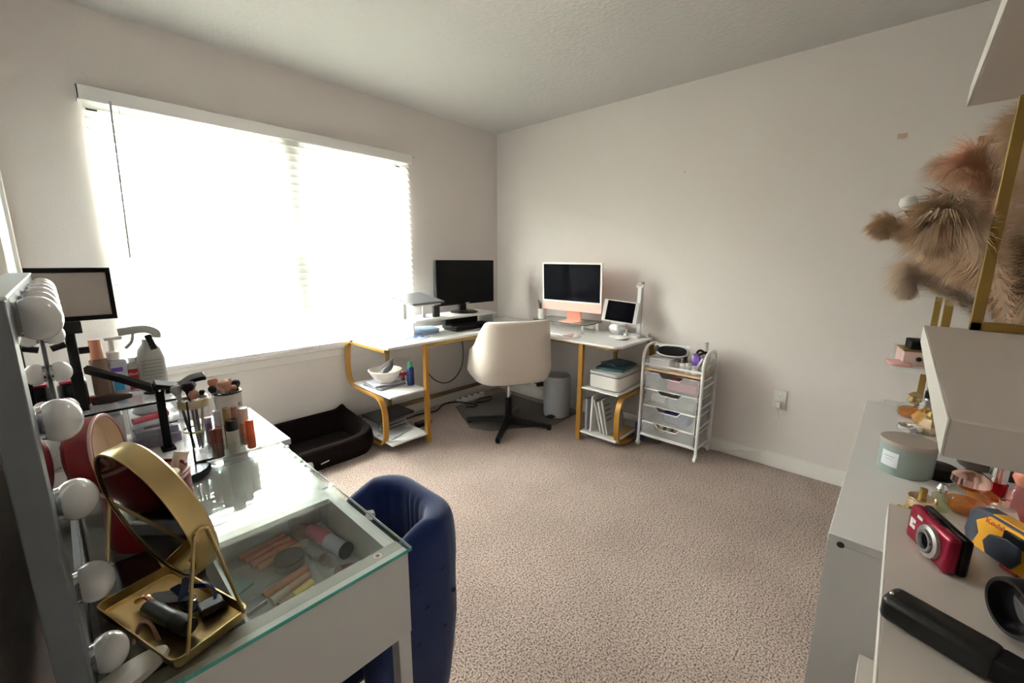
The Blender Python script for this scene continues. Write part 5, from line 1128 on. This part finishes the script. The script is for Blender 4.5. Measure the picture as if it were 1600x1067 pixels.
tub('gloss_tube', 'lilac lip gloss tube at the left of the holder', 'lip gloss', -2.766, -1.668, lz, .0085, .098, tone('tube_lilac', (.24, .15, .36), .35), tone('tube_lilac_cap', (.42, .32, .52), .3), .15)
tub('gloss_tube', 'clear and pink lip gloss in the second row', 'lip gloss', -2.746, -1.670, lz, .0080, .112, tone('gloss_pink', (.62, .26, .26), .25), tone('gloss_clear', (.65, .62, .66), .15), .45)
tub('lipstick_tube', 'gold lipstick in the middle of the back row', 'lipstick', -2.725, -1.672, lz, .0085, .115, tone('tube_gold', (.50, .25, .08), .25, .6), GOLD, .4)
tub('lipstick_tube', 'pink-brown lipstick right of the gold one', 'lipstick', -2.706, -1.668, lz, .0080, .112, tone('tube_mauve', (.35, .16, .14), .3), tone('tube_mauve_cap', (.45, .24, .20), .3), .5)
tub('concealer_stick', 'peach concealer with a white lid at the right of the back row', 'concealer', -2.686, -1.672, lz, .0120, .104, tone('conc_peach', (.70, .36, .25), .35), tone('conc_white', (.80, .70, .64), .35), .4)

# navy velvet chair tucked under the vanity
nv = T('navy_chair', 'tufted navy velvet vanity chair with a curved back', 'chair', (-2.53, -2.04, 0))
def rim_path(off):
    xA, xB, yA, yB, r = -2.64, -2.335 - off, -2.205 + off, -1.865 - off, .085
    pts = [(xA, yB)]
    n = 8
    for k in range(n + 1):
        a = PI / 2 - PI / 2 * k / n; pts.append((xB - r + r * math.cos(a), yB - r + r * math.sin(a)))
    for k in range(1, 6): pts.append((xB, yB - r + (yA - yB + 2 * r) * k / 6))
    for k in range(n + 1):
        a = -PI / 2 * k / n; pts.append((xB - r + r * math.cos(a), yA + r + r * math.sin(a)))
    pts.append((xA, yA))
    return pts
outer = rim_path(0); inner = rim_path(.062); mid = rim_path(.031); N_ = len(outer)
def topz2(i):
    x = outer[i][0]
    return .668 - .09 * max(0, min(1, (-2.42 - x) / .2))
rows = []
for i in range(N_):
    tuft = .006 * math.cos(i * PI * .8)
    o, m_, n_ = Vector((*outer[i], 0)), Vector((*mid[i], 0)), Vector((*inner[i], 0)); z = topz2(i)
    dn = (n_ - o).normalized()
    rows.append([o + dn * .03 + Vector((0, 0, .04)), o + dn * .012 + Vector((0, 0, .25)), o - dn * .004 * (i % 2) + Vector((0, 0, .36)), o + dn * .004 + Vector((0, 0, .45)), o - dn * .004 * ((i + 1) % 2) + Vector((0, 0, .53)), o + dn * .002 + Vector((0, 0, z - .035)), o.lerp(m_, .35) + Vector((0, 0, z - .006)), m_ + Vector((0, 0, z)), m_.lerp(n_, .7) + Vector((0, 0, z - .008)), n_ - dn * tuft + Vector((0, 0, z - .04)), n_ - dn * (.004 + tuft) + Vector((0, 0, z - .12)), n_ + dn * .004 + Vector((0, 0, z - .2)), n_ + Vector((0, 0, .30)), n_ + Vector((0, 0, .06))])
P(nv, 'curved_back', MB().ring_loft(rows), NAVY, sub=2)
P(nv, 'seat', MB().rbox(-2.72, -2.395, -2.145, -1.925, .30, .43, .05), NAVY, bevel=.025, bseg=3)
nvb = tone('navy_button', (.004, .012, .06), .6)
for zz in (.36, .45, .53):
    for y in (-2.10, -2.035, -1.97): P(nv, 'button', MB().ball((-2.336, y + (.03 if zz == .45 else 0), zz), .005, .007, .007, seg=10, rg=6), nvb)
    for x in (-2.42, -2.50): P(nv, 'button', MB().ball((x + (.03 if zz == .45 else 0), -2.204, zz), .007, .005, .007, seg=10, rg=6), nvb)
for x, y in ((-2.66, -2.15), (-2.66, -1.92), (-2.39, -2.15), (-2.39, -1.92)):
    P(nv, 'leg', MB().cyl((x, y, 0), (x, y, .31), .011, .016, 12), BLACKM)

# ------------------------------------------------------------------ cameras on the near shelf
ES = .88
rk = T('compact_camera', 'small red compact digital camera with a silver lens on the near shelf', 'camera', (-2.165, -3.058, ES), 0)
RK = frame_M((-2.172, -3.047, ES + .0275), Vector((-.094, -.043, 0)), (0, 0, 1))
CRED = mat('metallic_red', (.30, .008, .035), .22, .35)
P(rk, 'body', MB().box(-.047, .047, -.027, .028, -.004, .012, M=RK), CRED, bevel=.006, bseg=3)
P(rk, 'back_body', MB().box(-.047, .047, -.027, .028, -.015, -.004, M=RK), BLACK, bevel=.004)
P(rk, 'lens_ring', MB().lathe([(.0155, .0122), (.023, .0122), (.0225, .017), (.017, .0185), (.0155, .015)], seg=40, M=RK @ Matrix.Translation((.012, 0, 0)), caps=False), SILVER)
P(rk, 'lens', MB().lathe([(0, .0165), (.0105, .0165), (.0118, .0215), (.0155, .0215), (.0165, .0122)], seg=36, M=RK @ Matrix.Translation((.012, 0, 0)), caps=False), tone('lens_grey', (.35, .36, .38), .25, .8))
P(rk, 'lens_glass', MB().lathe([(0, .0175), (.0105, .0172)], seg=30, M=RK @ Matrix.Translation((.012, 0, 0)), caps=False), SCREEN)
P(rk, 'flash', MB().box(-.024, -.012, .016, .021, .0121, .0128, M=RK), WPLAS)
P(rk, 'emblem', MB().box(-.038, -.032, -.006, .009, .0121, .0127, M=RK).box(-.031, -.025, .003, .009, .0121, .0127, M=RK).box(-.031, -.025, -.006, .0, .0121, .0127, M=RK), tone('emblem_white', (.85, .75, .80), .4))
P(rk, 'shutter_button', MB().box(-.020, -.004, .028, .0295, -.004, .004, M=RK).box(.006, .016, .028, .0290, -.004, .004, M=RK), BLACK, bevel=.0005)
yk = T('disposable_camera', 'yellow and navy film camera behind the red one', 'camera', (-2.10, -3.13, ES), 0)
YK = frame_M((-2.130, -3.128, ES + .030), Vector((-.100, -.075, 0)), (0, 0, 1)) @ Matrix.Rotation(-.05, 4, 'X')
KY = mat('camera_yellow', (.88, .42, .02), .35); KN = mat('camera_navy', (.035, .045, .08), .4)
P(yk, 'body', MB().prism([(-.058, -.029), (.058, -.029), (.062, -.015), (.062, .020), (.050, .031), (-.050, .031), (-.062, .022), (-.064, -.012)], -.018, .010, M=YK), KN, bevel=.004)
P(yk, 'yellow_panel', MB().prism([(-.044, -.026), (.052, -.027), (.058, -.010), (.056, .016), (.042, .028), (-.030, .028), (-.046, .012), (-.038, -.004)], .0102, .014, M=YK), KY, bevel=.0015)
P(yk, 'yellow_top', MB().box(-.030, .050, .0312, .0330, -.012, .010, M=YK), KY, bevel=.001)
P(yk, 'lens_panel', MB().prism([(-.018, -.024), (.016, -.024), (.024, -.008), (.020, .012), (.002, .014), (-.020, .006), (-.026, -.008)], .0141, .019, M=YK), KN, bevel=.002)
P(yk, 'viewfinder', MB().box(-.004, .024, .010, .024, .0142, .018, M=YK), BLACK, bevel=.001)
P(yk, 'flash_window', MB().box(.030, .050, -.006, .016, .0142, .017, M=YK), BLACK, bevel=.001)
tm = textmesh('Kodak', .011); Mt = YK @ Matrix.Translation((-.018, .0215, .0145)); tm.v = [Mt @ v for v in tm.v]
P(yk, 'lettering', tm, tone('kodak_red', (.70, .12, .03), .5))
P(yk, 'red_foot', MB().box(.000, .022, -.0298, -.026, .004, .0142, M=YK), tone('foot_red', (.60, .03, .03), .4))
dc = T('lens_camera', 'black camera with a big round lens at the right of the near shelf', 'camera', (-2.30, -3.15, ES), 0)
DC = frame_M((-2.275, -3.165, ES + .046), Vector((-.85, -.45, 0)), (0, 0, 1))
P(dc, 'body', MB().box(-.045, .075, -.0415, .040, -.035, .012, M=DC), BLACKM, bevel=.008, bseg=3)
P(dc, 'prism_hump', MB().prism([(-.026, .030), (.026, .030), (.018, .058), (-.018, .058)], -.028, .014, M=DC), BLACKM, bevel=.005)
P(dc, 'lens_barrel', MB().lathe([(.030, .012), (.031, .030), (.033, .034), (.033, .070), (.031, .074), (.027, .074), (.024, .060), (0, .056)], seg=56, M=DC @ Matrix.Translation((-.002, -.008, 0)), caps=False), BLACK)
P(dc, 'lens_ring', MB().lathe([(.0332, .046), (.0336, .047), (.0336, .050), (.0332, .051)], seg=56, M=DC @ Matrix.Translation((-.002, -.008, 0)), caps=False), SILVER)
P(dc, 'lens_glass', MB().lathe([(0, .064), (.012, .0635), (.024, .061)], seg=48, M=DC @ Matrix.Translation((-.002, -.008, 0)), caps=False), mat('lens_coating', (.01, .01, .014), .04, coat=1.0))
P(dc, 'grip', MB().box(-.048, -.030, -.040, .034, .010, .030, M=DC), BLACKM, bevel=.007)
gb = T('gimbal_grip', 'long black camera grip lying at the front of the near shelf', 'grip', (-2.38, -3.03, ES), 0)
GM = frame_M((-2.3525, -2.999, ES + .0165), Vector((-.050, -.125, 0)), (0, 0, 1))
P(gb, 'handle', MB().box(.0, .095, -.0162, .015, -.019, .019, M=GM), mat('rubber_black', (.008, .008, .009), .42), bevel=.008, bseg=3)
P(gb, 'neck', MB().box(.092, .122, -.0125, .0125, -.016, .016, M=GM), BLACKM, bevel=.003)
P(gb, 'head', MB().box(.118, .200, -.016, .022, -.024, .024, M=GM), mat('charcoal_plastic', (.028, .029, .033), .4), bevel=.005)
P(gb, 'indicator', MB().ball((0, 0, 0), .0022, M=GM @ Matrix.Translation((.006, .0145, .006))), SILVER)
